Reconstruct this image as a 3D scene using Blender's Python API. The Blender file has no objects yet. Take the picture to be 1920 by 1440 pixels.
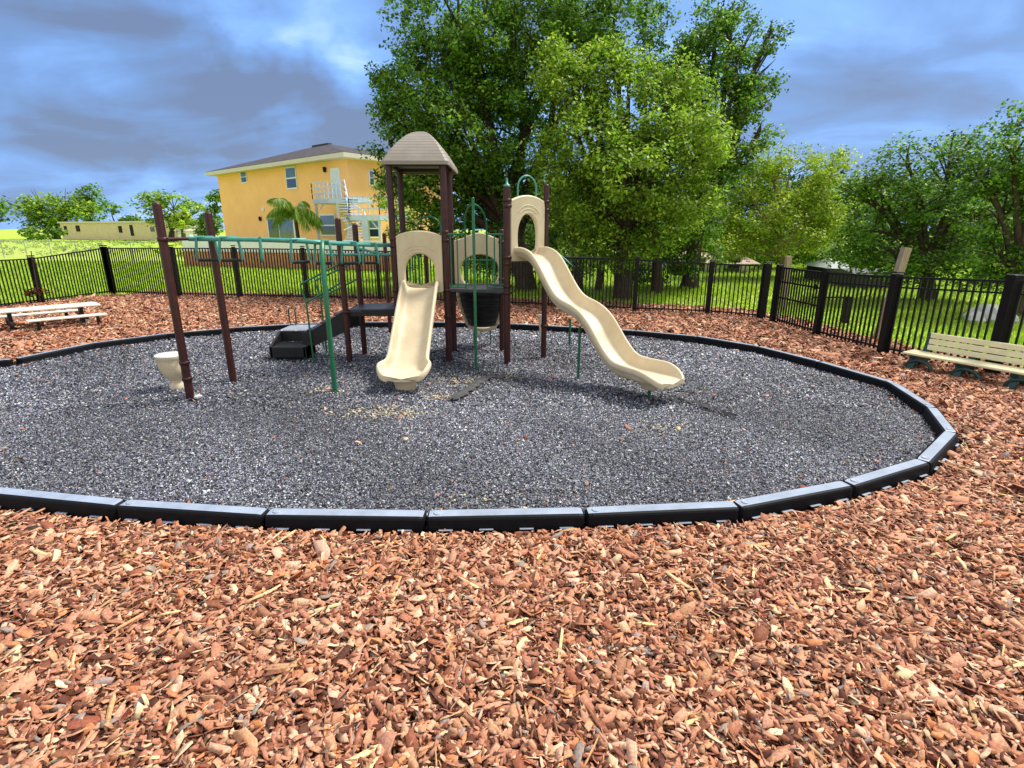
import bpy, math, random
import numpy as np
from mathutils import Vector
C = bpy.context.scene.collection
sc = bpy.context.scene
PI = math.pi
random.seed(7); rng = np.random.default_rng(11)

# ------------------------------------------------------------------ camera
H = 2.1
F = 1000.0
PITCH = math.radians(16.17)
cs, sn = math.cos(PITCH), math.sin(PITCH)
cam_d = bpy.data.cameras.new('camera'); cam = bpy.data.objects.new('camera', cam_d); C.objects.link(cam)
cam.location = (0, 0, H); cam.rotation_euler = (PI/2 - PITCH, 0, 0)
cam_d.sensor_width = 36; cam_d.lens = 36*F/1920; cam_d.clip_end = 3000; cam_d.clip_start = 0.05
sc.camera = cam

def ray(px, py):
    x, y = (px-960)/F, (720-py)/F
    return Vector((x, cs+sn*y, -sn+cs*y))
def G(px, py, z=0.0):
    d = ray(px, py); t = (z-H)/d.z
    return Vector((d.x*t, d.y*t, z))
def V(px, py, Y):
    d = ray(px, py); t = Y/d.y
    return Vector((d.x*t, Y, H+d.z*t))
def Pl(px, py, a, b):
    """point of the vertical plane through a and b seen at a pixel"""
    n = Vector((-(b[1]-a[1]), b[0]-a[0], 0)); d = ray(px, py)
    t = (n.x*a[0]+n.y*a[1])/(n.x*d.x+n.y*d.y)
    return Vector((d.x*t, d.y*t, H+d.z*t))

# ------------------------------------------------------------------ light
SUN_EL, SUN_AZ = math.radians(56), math.radians(62)      # azimuth clockwise from +Y
sl = bpy.data.lights.new('sun', 'SUN'); so = bpy.data.objects.new('sun', sl); C.objects.link(so)
sl.energy = 3.4; sl.angle = math.radians(15); sl.color = (1.0, .95, .86)
sdir = Vector((math.sin(SUN_AZ)*math.cos(SUN_EL), math.cos(SUN_AZ)*math.cos(SUN_EL), math.sin(SUN_EL)))
so.rotation_euler = sdir.to_track_quat('Z', 'Y').to_euler()
sc.view_settings.view_transform = 'Standard'; sc.view_settings.look = 'None'
sc.view_settings.exposure = 0.85; sc.view_settings.gamma = 1

w = bpy.data.worlds.new('World'); sc.world = w; w.use_nodes = True
nt = w.node_tree; nt.nodes.clear()
def N(nt, t, **k):
    n = nt.nodes.new(t)
    for a, b in k.items(): setattr(n, a, b)
    return n
def setin(n, **k):
    for a, b in k.items(): n.inputs[a].default_value = b
def build_world():
    L = nt.links.new
    out = N(nt, 'ShaderNodeOutputWorld'); bg = N(nt, 'ShaderNodeBackground'); bg.inputs[1].default_value = .1
    L(bg.outputs[0], out.inputs[0])
    sky = N(nt, 'ShaderNodeTexSky', sky_type='NISHITA', sun_disc=False)
    sky.sun_elevation = SUN_EL; sky.sun_rotation = SUN_AZ
    tc = N(nt, 'ShaderNodeTexCoord')
    sp = N(nt, 'ShaderNodeSeparateXYZ'); L(tc.outputs['Generated'], sp.inputs[0])
    def M(op, a, b=None, c=None):
        m = N(nt, 'ShaderNodeMath', operation=op)
        for i, v in enumerate((a, b, c)):
            if v is None: continue
            if isinstance(v, (int, float)): m.inputs[i].default_value = v
            else: L(v, m.inputs[i])
        return m.outputs[0]
    zz = M('ADD', M('MAXIMUM', sp.outputs[2], 0.0), .22)
    cx = M('DIVIDE', sp.outputs[0], zz); cy = M('DIVIDE', sp.outputs[1], zz)
    cb = N(nt, 'ShaderNodeCombineXYZ'); L(cx, cb.inputs[0]); L(cy, cb.inputs[1])
    no = N(nt, 'ShaderNodeTexNoise'); setin(no, Scale=1.5, Detail=8.0, Roughness=.52, Distortion=.4)
    mp = N(nt, 'ShaderNodeMapping'); mp.inputs['Location'].default_value = (3.1, 1.7, .4); mp.inputs['Scale'].default_value = (1, 1.5, 1)
    L(cb.outputs[0], mp.inputs[0]); L(mp.outputs[0], no.inputs['Vector'])
    # soft cloud banks and clear gaps placed in the sky by direction
    wob = N(nt, 'ShaderNodeTexNoise'); setin(wob, Scale=4.2, Detail=5.0, Roughness=.55); L(tc.outputs['Generated'], wob.inputs['Vector'])
    wv = N(nt, 'ShaderNodeVectorMath', operation='MULTIPLY_ADD'); L(wob.outputs['Color'], wv.inputs[0])
    wv.inputs[1].default_value = (.40,)*3; wv.inputs[2].default_value = (-.20,)*3
    wd = N(nt, 'ShaderNodeVectorMath', operation='ADD'); L(tc.outputs['Generated'], wd.inputs[0]); L(wv.outputs[0], wd.inputs[1])
    val = M('MULTIPLY_ADD', no.outputs['Fac'], 1.15, -.03)
    for px, py, rad, sx, wt in ((330, 160, .26, .45, -.34), (600, 195, .22, .5, -.30), (60, 60, .16, .5, -.12), (150, 330, .3, .4, -.12),
                            (480, 40, .22, .4, .10), (150, 110, .16, .5, .16), (250, 330, .2, .25, -.14), (650, 40, .2, .5, .12), (380, 250, .25, .25, .18),
                            (1720, 90, .34, .8, -.05), (1560, 260, .2, .5, -.12), (1850, 200, .2, .5, -.06), (620, 270, .12, .5, .12)):
        d = ray(px, py).normalized()
        df = N(nt, 'ShaderNodeVectorMath', operation='SUBTRACT'); L(wd.outputs[0], df.inputs[0]); df.inputs[1].default_value = d
        ml = N(nt, 'ShaderNodeVectorMath', operation='MULTIPLY'); L(df.outputs[0], ml.inputs[0]); ml.inputs[1].default_value = (1, 1, 1/sx)
        ln = N(nt, 'ShaderNodeVectorMath', operation='LENGTH'); L(ml.outputs[0], ln.inputs[0])
        mr = N(nt, 'ShaderNodeMapRange', interpolation_type='SMOOTHSTEP'); L(ln.outputs['Value'], mr.inputs[0])
        mr.inputs[1].default_value = rad*1.5; mr.inputs[2].default_value = rad*.25; mr.inputs[3].default_value = 0; mr.inputs[4].default_value = wt
        val = M('ADD', val, mr.outputs[0])
    hz = N(nt, 'ShaderNodeMapRange', interpolation_type='SMOOTHSTEP'); L(sp.outputs[2], hz.inputs[0]); hz.inputs[1].default_value = .20; hz.inputs[2].default_value = .0; hz.inputs[3].default_value = 0; hz.inputs[4].default_value = .16
    val = M('ADD', val, hz.outputs[0])
    rp = N(nt, 'ShaderNodeValToRGB'); L(val, rp.inputs[0])
    e = rp.color_ramp.elements
    e[0].position = .22; e[0].color = (.11, .155, .27, 1)
    e[1].position = .92; e[1].color = (.42, .60, .95, 1)
    a = e.new(.45); a.color = (.125, .235, .48, 1)
    a = e.new(.66); a.color = (.18, .35, .72, 1)
    sc_ = N(nt, 'ShaderNodeVectorMath', operation='SCALE'); L(rp.outputs[0], sc_.inputs[0]); sc_.inputs['Scale'].default_value = 9.2
    # added whitish sky glow, out of view behind the camera and overhead, as fill light
    sb = N(nt, 'ShaderNodeMapRange', interpolation_type='SMOOTHSTEP'); L(sp.outputs[1], sb.inputs[0])
    sb.inputs[1].default_value = .25; sb.inputs[2].default_value = -.45; sb.inputs[3].default_value = 0; sb.inputs[4].default_value = 1
    sz = N(nt, 'ShaderNodeMapRange', interpolation_type='SMOOTHSTEP'); L(sp.outputs[2], sz.inputs[0])
    sz.inputs[1].default_value = .52; sz.inputs[2].default_value = .85; sz.inputs[3].default_value = 0; sz.inputs[4].default_value = 1
    thin = M('MAXIMUM', sb.outputs[0], sz.outputs[0])  # weight of the added fill glow
    th = M('MULTIPLY', thin, M('MULTIPLY_ADD', no.outputs['Fac'], .5, .62))
    wm = N(nt, 'ShaderNodeMixRGB'); L(th, wm.inputs[0]); L(sc_.outputs[0], wm.inputs[1]); wm.inputs[2].default_value = (6.6, 6.4, 6.2, 1); sc_ = wm
    sc_out = wm.outputs[0]
    mx = N(nt, 'ShaderNodeMixRGB'); mx.inputs[0].default_value = .9
    L(sky.outputs[0], mx.inputs[1]); L(sc_out, mx.inputs[2]); L(mx.outputs[0], bg.inputs[0])
build_world()

# ------------------------------------------------------------------ materials
def mat(name, col, rough=.6, spec=.5, var=0.0, vscale=6.0, bump=0.0, bscale=40.0, metal=0.0, col2=None, coat=0.0, vdetail=6.0, stretch=None, bdist=.01):
    m = bpy.data.materials.new(name); m.use_nodes = True; t = m.node_tree; b = t.nodes['Principled BSDF']
    b.inputs['Roughness'].default_value = rough; b.inputs['Specular IOR Level'].default_value = spec
    b.inputs['Metallic'].default_value = metal; b.inputs['Coat Weight'].default_value = coat
    tc = N(t, 'ShaderNodeTexCoord'); src = tc.outputs['Object']
    if stretch:
        mp = N(t, 'ShaderNodeMapping'); mp.inputs['Scale'].default_value = stretch; t.links.new(src, mp.inputs[0]); src = mp.outputs[0]
    c2 = col2 or tuple(c*(1-var) for c in col)
    n = N(t, 'ShaderNodeTexNoise'); setin(n, Scale=vscale, Detail=vdetail, Roughness=.6); t.links.new(src, n.inputs['Vector'])
    r = N(t, 'ShaderNodeValToRGB'); t.links.new(n.outputs['Fac'], r.inputs[0])
    r.color_ramp.elements[0].position = .35; r.color_ramp.elements[1].position = .65
    r.color_ramp.elements[0].color = (*c2, 1); r.color_ramp.elements[1].color = (*col, 1)
    t.links.new(r.outputs[0], b.inputs['Base Color'])
    if bump:
        n2 = N(t, 'ShaderNodeTexNoise'); setin(n2, Scale=bscale, Detail=4.0); t.links.new(src, n2.inputs['Vector'])
        bp = N(t, 'ShaderNodeBump'); setin(bp, Strength=bump, Distance=bdist); t.links.new(n2.outputs['Fac'], bp.inputs['Height']); t.links.new(bp.outputs[0], b.inputs['Normal'])
    return m
def attr_mat(name, rough=.7, spec=.3, trans=0.0, dark=.0):
    m = bpy.data.materials.new(name); m.use_nodes = True; t = m.node_tree; b = t.nodes['Principled BSDF']
    b.inputs['Roughness'].default_value = rough; b.inputs['Specular IOR Level'].default_value = spec
    a = N(t, 'ShaderNodeAttribute', attribute_name='Col'); src = a.outputs['Color']
    tc = N(t, 'ShaderNodeTexCoord'); n = N(t, 'ShaderNodeTexNoise'); setin(n, Scale=90.0 if not trans else 3.0, Detail=3.0)
    t.links.new(tc.outputs['Object'], n.inputs['Vector'])
    mr = N(t, 'ShaderNodeMapRange'); t.links.new(n.outputs['Fac'], mr.inputs[0]); setin(mr, **{'From Min': .3, 'From Max': .7, 'To Min': .68, 'To Max': 1.25})
    s = N(t, 'ShaderNodeVectorMath', operation='SCALE'); t.links.new(src, s.inputs[0]); t.links.new(mr.outputs[0], s.inputs['Scale'])
    t.links.new(s.outputs[0], b.inputs['Base Color'])
    if trans:
        tr = N(t, 'ShaderNodeBsdfTranslucent'); t.links.new(s.outputs[0], tr.inputs[0])
        mx = N(t, 'ShaderNodeMixShader'); mx.inputs[0].default_value = trans
        t.links.new(b.outputs[0], mx.inputs[1]); t.links.new(tr.outputs[0], mx.inputs[2])
        t.links.new(mx.outputs[0], t.nodes['Material Output'].inputs[0])
    return m
MAROON = mat('maroon_paint', (.055, .013, .012), .42, .35, .35, 9, .05, 60)
CREAM = mat('cream_plastic', (.66, .565, .39), .48, .35, .10, 4.5, .06, 90, col2=(.58, .475, .31), stretch=(1, 1, .45))
GREEN = mat('green_paint', (.012, .15, .065), .35, .5, .3, 8)
TEAL = mat('teal_paint', (.07, .33, .27), .35, .5, .3, 8)
BLACKP = mat('black_plastic', (.012, .012, .014), .45, .4, .4, 12, .08, 120)
DECKM = mat('coated_deck', (.038, .038, .048), .5, .5, .3, 14, .1, 150)
BROWNR = mat('roof_plastic', (.29, .255, .225), .55, .3, .12, 4, .05, 60)
BLACKF = mat('black_aluminium', (.006, .006, .007), .5, .25, .3, 12)
BORDER = mat('border_plastic', (.007, .008, .010), .6, .12, .3, 9, .10, 35, bdist=.004)
BORDERT = mat('border_plastic_sky_sheen', (.30, .35, .43), .38, .6, .25, 5, .08, 35, bdist=.004)  # pale blue-grey painted as sky sheen on the black timber tops
STUCCO = mat('yellow_stucco', (.97, .535, .22), .9, .15, .10, .6, .15, 30)
WHITE = mat('white_paint', (.74, .75, .76), .5, .4, .08, 3)
TRIM = mat('fascia_trim', (.62, .56, .46), .6, .3, .08, 2)
SHINGLE = mat('roof_shingle', (.09, .078, .082), .85, .2, .45, 2.2, .5, 9)
GLASS = mat('window_glass', (.10, .16, .20), .08, .9, .6, .8)
GLASSD = mat('dark_glass', (.02, .03, .035), .08, .9, .4, .8)
METALG = mat('stair_steel', (.56, .64, .74), .5, .4, .15, 2)
BRICK = mat('red_brick', (.52, .24, .13), .85, .2, .3, 5, .3, 14)
CREAMW = mat('cream_siding', (.66, .55, .33), .8, .2, .12, 1.2)
DARKM = mat('dark_opening', (.02, .018, .016), .7, .2, .3, 3)
WOOD = mat('weathered_wood', (.42, .34, .24), .85, .2, .35, 5, .3, 20, stretch=(8, 8, 1))
BENCHM = mat('cream_recycled_plank', (.80, .74, .46), .55, .3, .12, 6, .1, 40)
TABLEM = mat('tan_table_plank', (.78, .73, .60), .6, .3, .15, 6, .1, 40)
DKGREEN = mat('dark_green_plastic', (.012, .055, .045), .4, .5, .3, 9)
BARK = mat('tree_bark', (.10, .075, .055), .95, .1, .5, 6, .8, 18, stretch=(4, 4, 1), bdist=.04)
BARKY = mat('pale_bark', (.36, .30, .14), .95, .1, .5, 6, .6, 18, stretch=(4, 4, 1), bdist=.04)
GALV = mat('galvanised_wire', (.36, .38, .39), .5, .5, .2, 5, metal=.3)
FABRIC = mat('landscape_fabric', (.085, .085, .085), .9, .2, .4, 10, .4, 60)
STONE = mat('pale_stone', (.62, .62, .58), .9, .2, .35, 4, .6, 12, bdist=.03)
CHIPM = attr_mat('bark_chip', .75, .25)
RUBM = attr_mat('rubber_chip', .6, .5)
LEAFM = attr_mat('leaf', .5, .3, .45)
GRASSM = attr_mat('grass_blade', .6, .3, .35)

# ------------------------------------------------------------------ mesh helpers
def tagit(o, label=None, cat=None, group=None, kind=None):
    if label: o['label'] = label
    if cat: o['category'] = cat
    if group: o['group'] = group
    if kind: o['kind'] = kind
    return o
def thing(name, loc, label, cat, group=None):
    o = bpy.data.objects.new(name, None); C.objects.link(o); o.location = loc; o.empty_display_size = .2
    return tagit(o, label, cat, group)
class MB:
    def __init__(s): s.v = []; s.f = []; s.sm = []
    def add(s, vs, fs, smooth=False):
        o = len(s.v); s.v += [tuple(p) for p in vs]; s.f += [tuple(i+o for i in f) for f in fs]; s.sm += [smooth]*len(fs); return s
    def box(s, c, size, rz=0.0, rx=0.0, ry=0.0, bev=0.0):
        from mathutils import Euler
        R = Euler((rx, ry, rz)).to_matrix(); c = Vector(c); hx, hy, hz = (q/2 for q in size)
        b = min(bev, hx*.9, hy*.9, hz*.9)
        if b <= 0:
            vs = [R@Vector((x*hx, y*hy, z*hz))+c for z in (-1, 1) for y in (-1, 1) for x in (-1, 1)]
            return s.add(vs, [(0, 2, 3, 1), (4, 5, 7, 6), (0, 1, 5, 4), (2, 6, 7, 3), (0, 4, 6, 2), (1, 3, 7, 5)])
        def ring(ix, iy, z):
            return [(-ix+b, -iy, z), (ix-b, -iy, z), (ix, -iy+b, z), (ix, iy-b, z), (ix-b, iy, z), (-ix+b, iy, z), (-ix, iy-b, z), (-ix, -iy+b, z)]
        rings = [ring(hx-b, hy-b, -hz), ring(hx, hy, -hz+b), ring(hx, hy, hz-b), ring(hx-b, hy-b, hz)]
        vs = [R@Vector(p)+c for r in rings for p in r]
        fs = [tuple(range(7, -1, -1)), tuple(range(24, 32))]
        for k in range(3):
            for i in range(8): j = (i+1) % 8; fs.append((k*8+i, k*8+j, k*8+8+j, k*8+8+i))
        return s.add(vs, fs)
    def bar(s, a, b, w, h):
        """box beam between two points"""
        a = Vector(a); b = Vector(b); d = (b-a).normalized()
        u = d.cross(Vector((0, 0, 1)));
        if u.length < 1e-3: u = Vector((1, 0, 0))
        u.normalize(); v = u.cross(d).normalized()
        vs = [p+u*x*w/2+v*y*h/2 for p in (a, b) for x, y in ((-1, -1), (1, -1), (1, 1), (-1, 1))]
        return s.add(vs, [(0, 1, 2, 3), (7, 6, 5, 4), (0, 4, 5, 1), (1, 5, 6, 2), (2, 6, 7, 3), (3, 7, 4, 0)])
    def tube(s, pts, r, n=10, cap=True, closed=False):
        pts = [Vector(p) for p in pts]; m = len(pts); rs = r if isinstance(r, (list, tuple)) else [r]*m
        o = []; ref = None
        for i, p in enumerate(pts):
            if closed: d = pts[(i+1) % m]-pts[i-1]
            else: d = pts[min(i+1, m-1)]-pts[max(i-1, 0)]
            d.normalize()
            if ref is None:
                ref = Vector((1, 0, 0)) if abs(d.x) < .9 else Vector((0, 1, 0))
            u = (ref-d*ref.dot(d)).normalized(); v = d.cross(u); ref = u
            o += [p+(u*math.cos(2*PI*k/n)+v*math.sin(2*PI*k/n))*rs[i] for k in range(n)]
        fs = []
        for i in range(m if closed else m-1):
            a, b = i*n, ((i+1) % m)*n
            for k in range(n): fs.append((a+k, a+(k+1) % n, b+(k+1) % n, b+k))
        s.add(o, fs, True)
        if cap and not closed:
            s.add(o[:n], [tuple(range(n-1, -1, -1))]); s.add(o[-n:], [tuple(range(n))])
        return s
    def lathe(s, c, prof, n=24, smooth=True):
        c = Vector(c); vs = [c+Vector((r*math.cos(2*PI*k/n), r*math.sin(2*PI*k/n), z)) for r, z in prof for k in range(n)]
        fs = [(i*n+k, i*n+(k+1) % n, (i+1)*n+(k+1) % n, (i+1)*n+k) for i in range(len(prof)-1) for k in range(n)]
        s.add(vs, fs, smooth)
        s.add(vs[:n], [tuple(range(n-1, -1, -1))]); s.add(vs[-n:], [tuple(range(n))])
        return s
    def loft(s, secs, smooth=True, closed=True, caps=True):
        n = len(secs[0]); vs = [p for q in secs for p in q]
        fs = [(i*n+k, i*n+(k+1) % n, (i+1)*n+(k+1) % n, (i+1)*n+k) for i in range(len(secs)-1) for k in range(n if closed else n-1)]
        s.add(vs, fs, smooth)
        if caps: s.add(secs[0], [tuple(range(n-1, -1, -1))]); s.add(secs[-1], [tuple(range(n))])
        return s
    def build(s, name, m, parent=None, bevel=0.0):
        me = bpy.data.meshes.new(name); o = bpy.data.objects.new(name, me); C.objects.link(o)
        off = parent_world(parent)
        me.from_pydata([(x-off.x, y-off.y, z-off.z) for x, y, z in s.v], [], s.f)
        me.polygons.foreach_set('use_smooth', s.sm); me.materials.append(m); me.validate(); me.update()
        if parent: o.parent = parent
        if bevel:
            b = o.modifiers.new('bevel', 'BEVEL'); b.width = bevel; b.segments = 2; b.limit_method = 'ANGLE'
        return o
def parent_world(p):
    v = Vector((0, 0, 0))
    while p is not None: v += p.location; p = p.parent
    return v
def fast(name, Vt, Fc, col, m, parent=None, smooth=False):
    Vt = np.asarray(Vt, np.float32).reshape(-1, 3); off = parent_world(parent)
    Vt = Vt-np.array([off.x, off.y, off.z], np.float32)
    k = Fc.shape[1]; me = bpy.data.meshes.new(name)
    me.vertices.add(len(Vt)); me.vertices.foreach_set('co', Vt.ravel())
    me.loops.add(Fc.size); me.loops.foreach_set('vertex_index', Fc.astype(np.int32).ravel())
    me.polygons.add(len(Fc)); me.polygons.foreach_set('loop_start', np.arange(0, Fc.size, k, dtype=np.int32))
    me.update(calc_edges=True)
    if col is not None:
        a = me.attributes.new('Col', 'FLOAT_COLOR', 'POINT'); c = np.ones((len(Vt), 4), np.float32); c[:, :3] = col; a.data.foreach_set('color', c.ravel())
    me.materials.append(m); o = bpy.data.objects.new(name, me); C.objects.link(o)
    if smooth: me.polygons.foreach_set('use_smooth', [True]*len(Fc))
    if parent: o.parent = parent
    return o
def inpoly(x, y, poly):
    r = np.zeros(len(x), bool); n = len(poly)
    for i in range(n):
        x1, y1 = poly[i][0], poly[i][1]; x2, y2 = poly[(i+1) % n][0], poly[(i+1) % n][1]
        if y1 == y2: continue
        c = ((y1 > y) != (y2 > y)) & (x < (x2-x1)*(y-y1)/(y2-y1)+x1); r ^= c
    return r

# ------------------------------------------------------------------ pit outline
zb = .046*H
front = [(-40, 925), (212, 950), (490, 968), (797, 972), (1100, 966), (1392, 953), (1605, 912), (1748, 868), (1800, 812), (1760, 764), (1682, 716)]
frontp = [G(x, y, zb) for x, y in front]
back = [(1590, 690), (1500, 664), (1400, 642), (1310, 629), (1200, 619), (1060, 611), (950, 605), (800, 602), (640, 603), (500, 608), (330, 622), (175, 641), (0, 676)]
backp = [G(x, y, zb) for x, y in back]
leftp = [Vector((-4.55*H, 3.62*H, zb)), Vector((-4.35*H, 2.95*H, zb)), Vector((-3.75*H, 2.4*H, zb)), Vector((-3.0*H, 2.08*H, zb))]
def resample(pts, d):
    P = [pts[0]]; acc = []
    segs = [(pts[i+1]-pts[i]).length for i in range(len(pts)-1)]; T = sum(segs); n = max(1, round(T/d)); out = []
    for k in range(1, n+1):
        t = T*k/n; i = 0
        while i < len(segs)-1 and t > segs[i]: t -= segs[i]; i += 1
        out.append(pts[i].lerp(pts[i+1], min(1, t/segs[i])))
    return out
loop = frontp + resample([frontp[-1]]+backp+leftp+[frontp[0]], .6*H)[:-1]
NL = len(loop)
pit = [(p.x, p.y) for p in loop]
cxp = sum(p[0] for p in pit)/NL; cyp = sum(p[1] for p in pit)/NL

# ------------------------------------------------------------------ ground
def ground_mat(name, c1, c2, c3, scale, bscale, bstr, voro=True, big=.3, bigc=None):
    m = bpy.data.materials.new(name); m.use_nodes = True; t = m.node_tree; b = t.nodes['Principled BSDF']; L = t.links.new
    b.inputs['Roughness'].default_value = .9; b.inputs['Specular IOR Level'].default_value = .15
    tc = N(t, 'ShaderNodeTexCoord')
    if voro:
        v = N(t, 'ShaderNodeTexVoronoi'); setin(v, Scale=scale); L(tc.outputs['Object'], v.inputs['Vector'])
        bw = N(t, 'ShaderNodeSeparateColor'); L(v.outputs['Color'], bw.inputs[0]); fac = bw.outputs[0]
        hgt = bw.outputs[1]
    else:
        v = N(t, 'ShaderNodeTexNoise'); setin(v, Scale=scale, Detail=8.0, Roughness=.7); L(tc.outputs['Object'], v.inputs['Vector']); fac = v.outputs['Fac']; hgt = fac
    r = N(t, 'ShaderNodeValToRGB'); L(fac, r.inputs[0]); e = r.color_ramp.elements
    lo, hi = (0.0, 1.0) if voro else (.33, .68)
    e[0].position = lo; e[0].color = (*c1, 1); e[1].position = hi; e[1].color = (*c3, 1); q = e.new((lo+hi)/2); q.color = (*c2, 1)
    src = r.outputs[0]
    n = N(t, 'ShaderNodeTexNoise'); setin(n, Scale=big, Detail=5.0, Roughness=.6); L(tc.outputs['Object'], n.inputs['Vector'])
    r2 = N(t, 'ShaderNodeValToRGB'); L(n.outputs['Fac'], r2.inputs[0]); r2.color_ramp.elements[0].position = .4; r2.color_ramp.elements[1].position = .62
    mx = N(t, 'ShaderNodeMixRGB'); L(r2.outputs[0], mx.inputs[0]); L(src, mx.inputs[1])
    if bigc: mx.inputs[2].default_value = (*bigc, 1); mlt = N(t, 'ShaderNodeMath', operation='MULTIPLY'); L(r2.outputs[0], mlt.inputs[0]); mlt.inputs[1].default_value = .55; L(mlt.outputs[0], mx.inputs[0])
    else: mx.inputs[0].default_value = 0; t.links.remove(mx.inputs[0].links[0]) if mx.inputs[0].links else None
    L(mx.outputs[0], b.inputs['Base Color'])
    bp = N(t, 'ShaderNodeBump'); setin(bp, Strength=bstr, Distance=.02); L(hgt, bp.inputs['Height']); L(bp.outputs[0], b.inputs['Normal'])
    return m
LAWN = ground_mat('lawn', (.22, .34, .02), (.32, .48, .03), (.42, .55, .05), 3.0, 40, .3, voro=False, big=.12, bigc=(.44, .42, .10))
MULCHG = ground_mat('mulch_ground', (.05, .018, .01), (.16, .065, .032), (.40, .20, .10), 34, 40, .9)
GRAVG = ground_mat('rubber_ground', (.012, .012, .015), (.06, .062, .07), (.26, .265, .29), 60, 60, 1.0)

def sheet(name, outline, z, m):
    mb = MB(); mb.add([(x, y, z) for x, y in outline], [tuple(range(len(outline)))]); o = mb.build(name, m); tagit(o, kind='structure'); return o
sheet('ground', [(-1500, -60), (1500, -60), (1500, 1600), (-1500, 1600)], -.065, LAWN)
# fence vertices in world metres: x, y, rail height, post width
FV = [(-7.0, 6.3, .60, .2), (-6.78, 7.2, .60, .0), (-6.7, 7.62, .605, .17), (-6.5, 8.75, .712, .2), (-5.23, 8.38, .725, .26), (-4.18, 8.25, .725, .12), (-3.07, 8.05, .72, .13),
      (-1.95, 7.9, .70, .12), (-.75, 7.6, .68, .12), (.45, 7.22, .645, .12), (1.56, 6.8, .635, .12), (2.41, 6.57, .60, .13), (2.91, 6.2, .60, .19)]
FR = [(2.95, 6.0, .60, .13), (3.0, 5.19, .60, .155), (3.14, 4.42, .625, .175), (3.46, 3.72, .655, .2), (3.85, 3.0, .655, .17)]
fv = [(a*H, b*H, c*H, d) for a, b, c, d in FV if (a, b) != (-6.78, 7.2)]
fr = [(a*H, b*H, c*H, d) for a, b, c, d in FR]
mo = [(-16, -1.5), (11, -1.5)] + [(x+.9, y+.3) for x, y, _, _ in reversed(fr)] + [(x+.4, y+1.5) for x, y, _, _ in reversed(fv)]
mo[-1] = (-15.5, 13); mo.insert(len(mo)-1, (-15.0, 15.6))
sheet('mulch_ground', mo, -.052, MULCHG)
sheet('rubber_ground', pit, -.040, GRAVG)

def jit_poly(n, k, lx, ly):
    th = (np.arange(k)[None, :]+rng.uniform(-.3, .3, (n, k)))*2*PI/k
    rr = rng.uniform(.75, 1.1, (n, k))
    return np.cos(th)*rr*lx[:, None], np.sin(th)*rr*ly[:, None]
def rotmat(yaw, pitch, roll):
    n = len(yaw); cy, sy, cp, sp_, cr, sr = np.cos(yaw), np.sin(yaw), np.cos(pitch), np.sin(pitch), np.cos(roll), np.sin(roll)
    R = np.empty((n, 3, 3)); 
    R[:, 0, 0] = cy*cp; R[:, 0, 1] = cy*sp_*sr-sy*cr; R[:, 0, 2] = cy*sp_*cr+sy*sr
    R[:, 1, 0] = sy*cp; R[:, 1, 1] = sy*sp_*sr+cy*cr; R[:, 1, 2] = sy*sp_*cr-cy*sr
    R[:, 2, 0] = -sp_; R[:, 2, 1] = cp*sr; R[:, 2, 2] = cp*cr
    return R
def palette(n, cols, wts, j=.18):
    cols = np.array(cols); i = rng.choice(len(cols), n, p=np.array(wts)/sum(wts)); c = cols[i]
    return c*rng.uniform(1-j, 1+j, (n, 1))*rng.uniform(.94, 1.06, (n, 3))
def chips(name, x, y, size, zlo, zhi, pal, wts, m, thin=.06, asp=(.24, .58), tilt=.28, label=None):
    n = len(x); L = size*rng.lognormal(0, .38, n)/2; W = L*rng.uniform(*asp, n)
    sh = np.array([[-1, -.55], [-.25, -.95], [.85, -.85], [1.0, .45], [.2, 1.0], [-.85, .75]])
    q = sh[None]*rng.uniform(.68, 1.15, (n, 6, 1))+rng.normal(0, .12, (n, 6, 2)); px = q[:, :, 0]*L[:, None]; py = q[:, :, 1]*W[:, None]; T = np.maximum(L*thin*2, .0022)
    curv = rng.uniform(-.15, .22, n)
    pz = -curv[:, None]*(px**2)/L[:, None]+rng.uniform(-.1, .1, (n, 6))*W[:, None]
    top = np.stack([px, py, pz+T[:, None]/2], 2); bot = np.stack([px*1.06, py*1.06, pz-T[:, None]/2], 2)
    P = np.concatenate([top, bot], 1)
    R = rotmat(rng.uniform(0, 2*PI, n), rng.normal(0, tilt, n), rng.normal(0, tilt*1.3, n))
    P = np.einsum('nij,nkj->nki', R, P)
    P[:, :, 0] += x[:, None]; P[:, :, 1] += y[:, None]; P[:, :, 2] += (rng.uniform(zlo, zhi, n)+undul(x, y))[:, None]
    f = np.array([[0, 1, 2, 5], [2, 3, 4, 5]]+[[i, 6+i, 6+(i+1) % 6, (i+1) % 6] for i in range(6)])
    Fc = (f[None]+12*np.arange(n)[:, None, None]).reshape(-1, 4)
    c = palette(n, pal, wts); c = np.repeat(c[:, None, :], 12, 1).reshape(-1, 3)
    o = fast(name, P, Fc, c, m); tagit(o, label=label, kind='stuff'); return o
def scatter(dens, x0, x1, y0, y1, ok):
    n = int((x1-x0)*(y1-y0)*dens); x = rng.uniform(x0, x1, n); y = rng.uniform(y0, y1, n); k = ok(x, y); return x[k], y[k]
fenceo = mo
pit_in = [(cxp+(x-cxp)*.992, cyp+(y-cyp)*.99) for x, y in pit]
def infrustum(x, y): return np.abs(x) < 1.05*np.abs(y)+1.9
def undul(x, y): return .010*np.sin(x*2.1+.7*np.sin(y*1.3))*np.cos(y*1.9+x*.6)+.007*np.sin(x*4.7+y*3.1)
pit_out = [(cxp+(x-cxp)*1.008, cyp+(y-cyp)*1.012) for x, y in pit]
def mul_ok(x, y): return inpoly(x, y, fenceo) & ~inpoly(x, y, pit_out) & infrustum(x, y)
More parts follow.
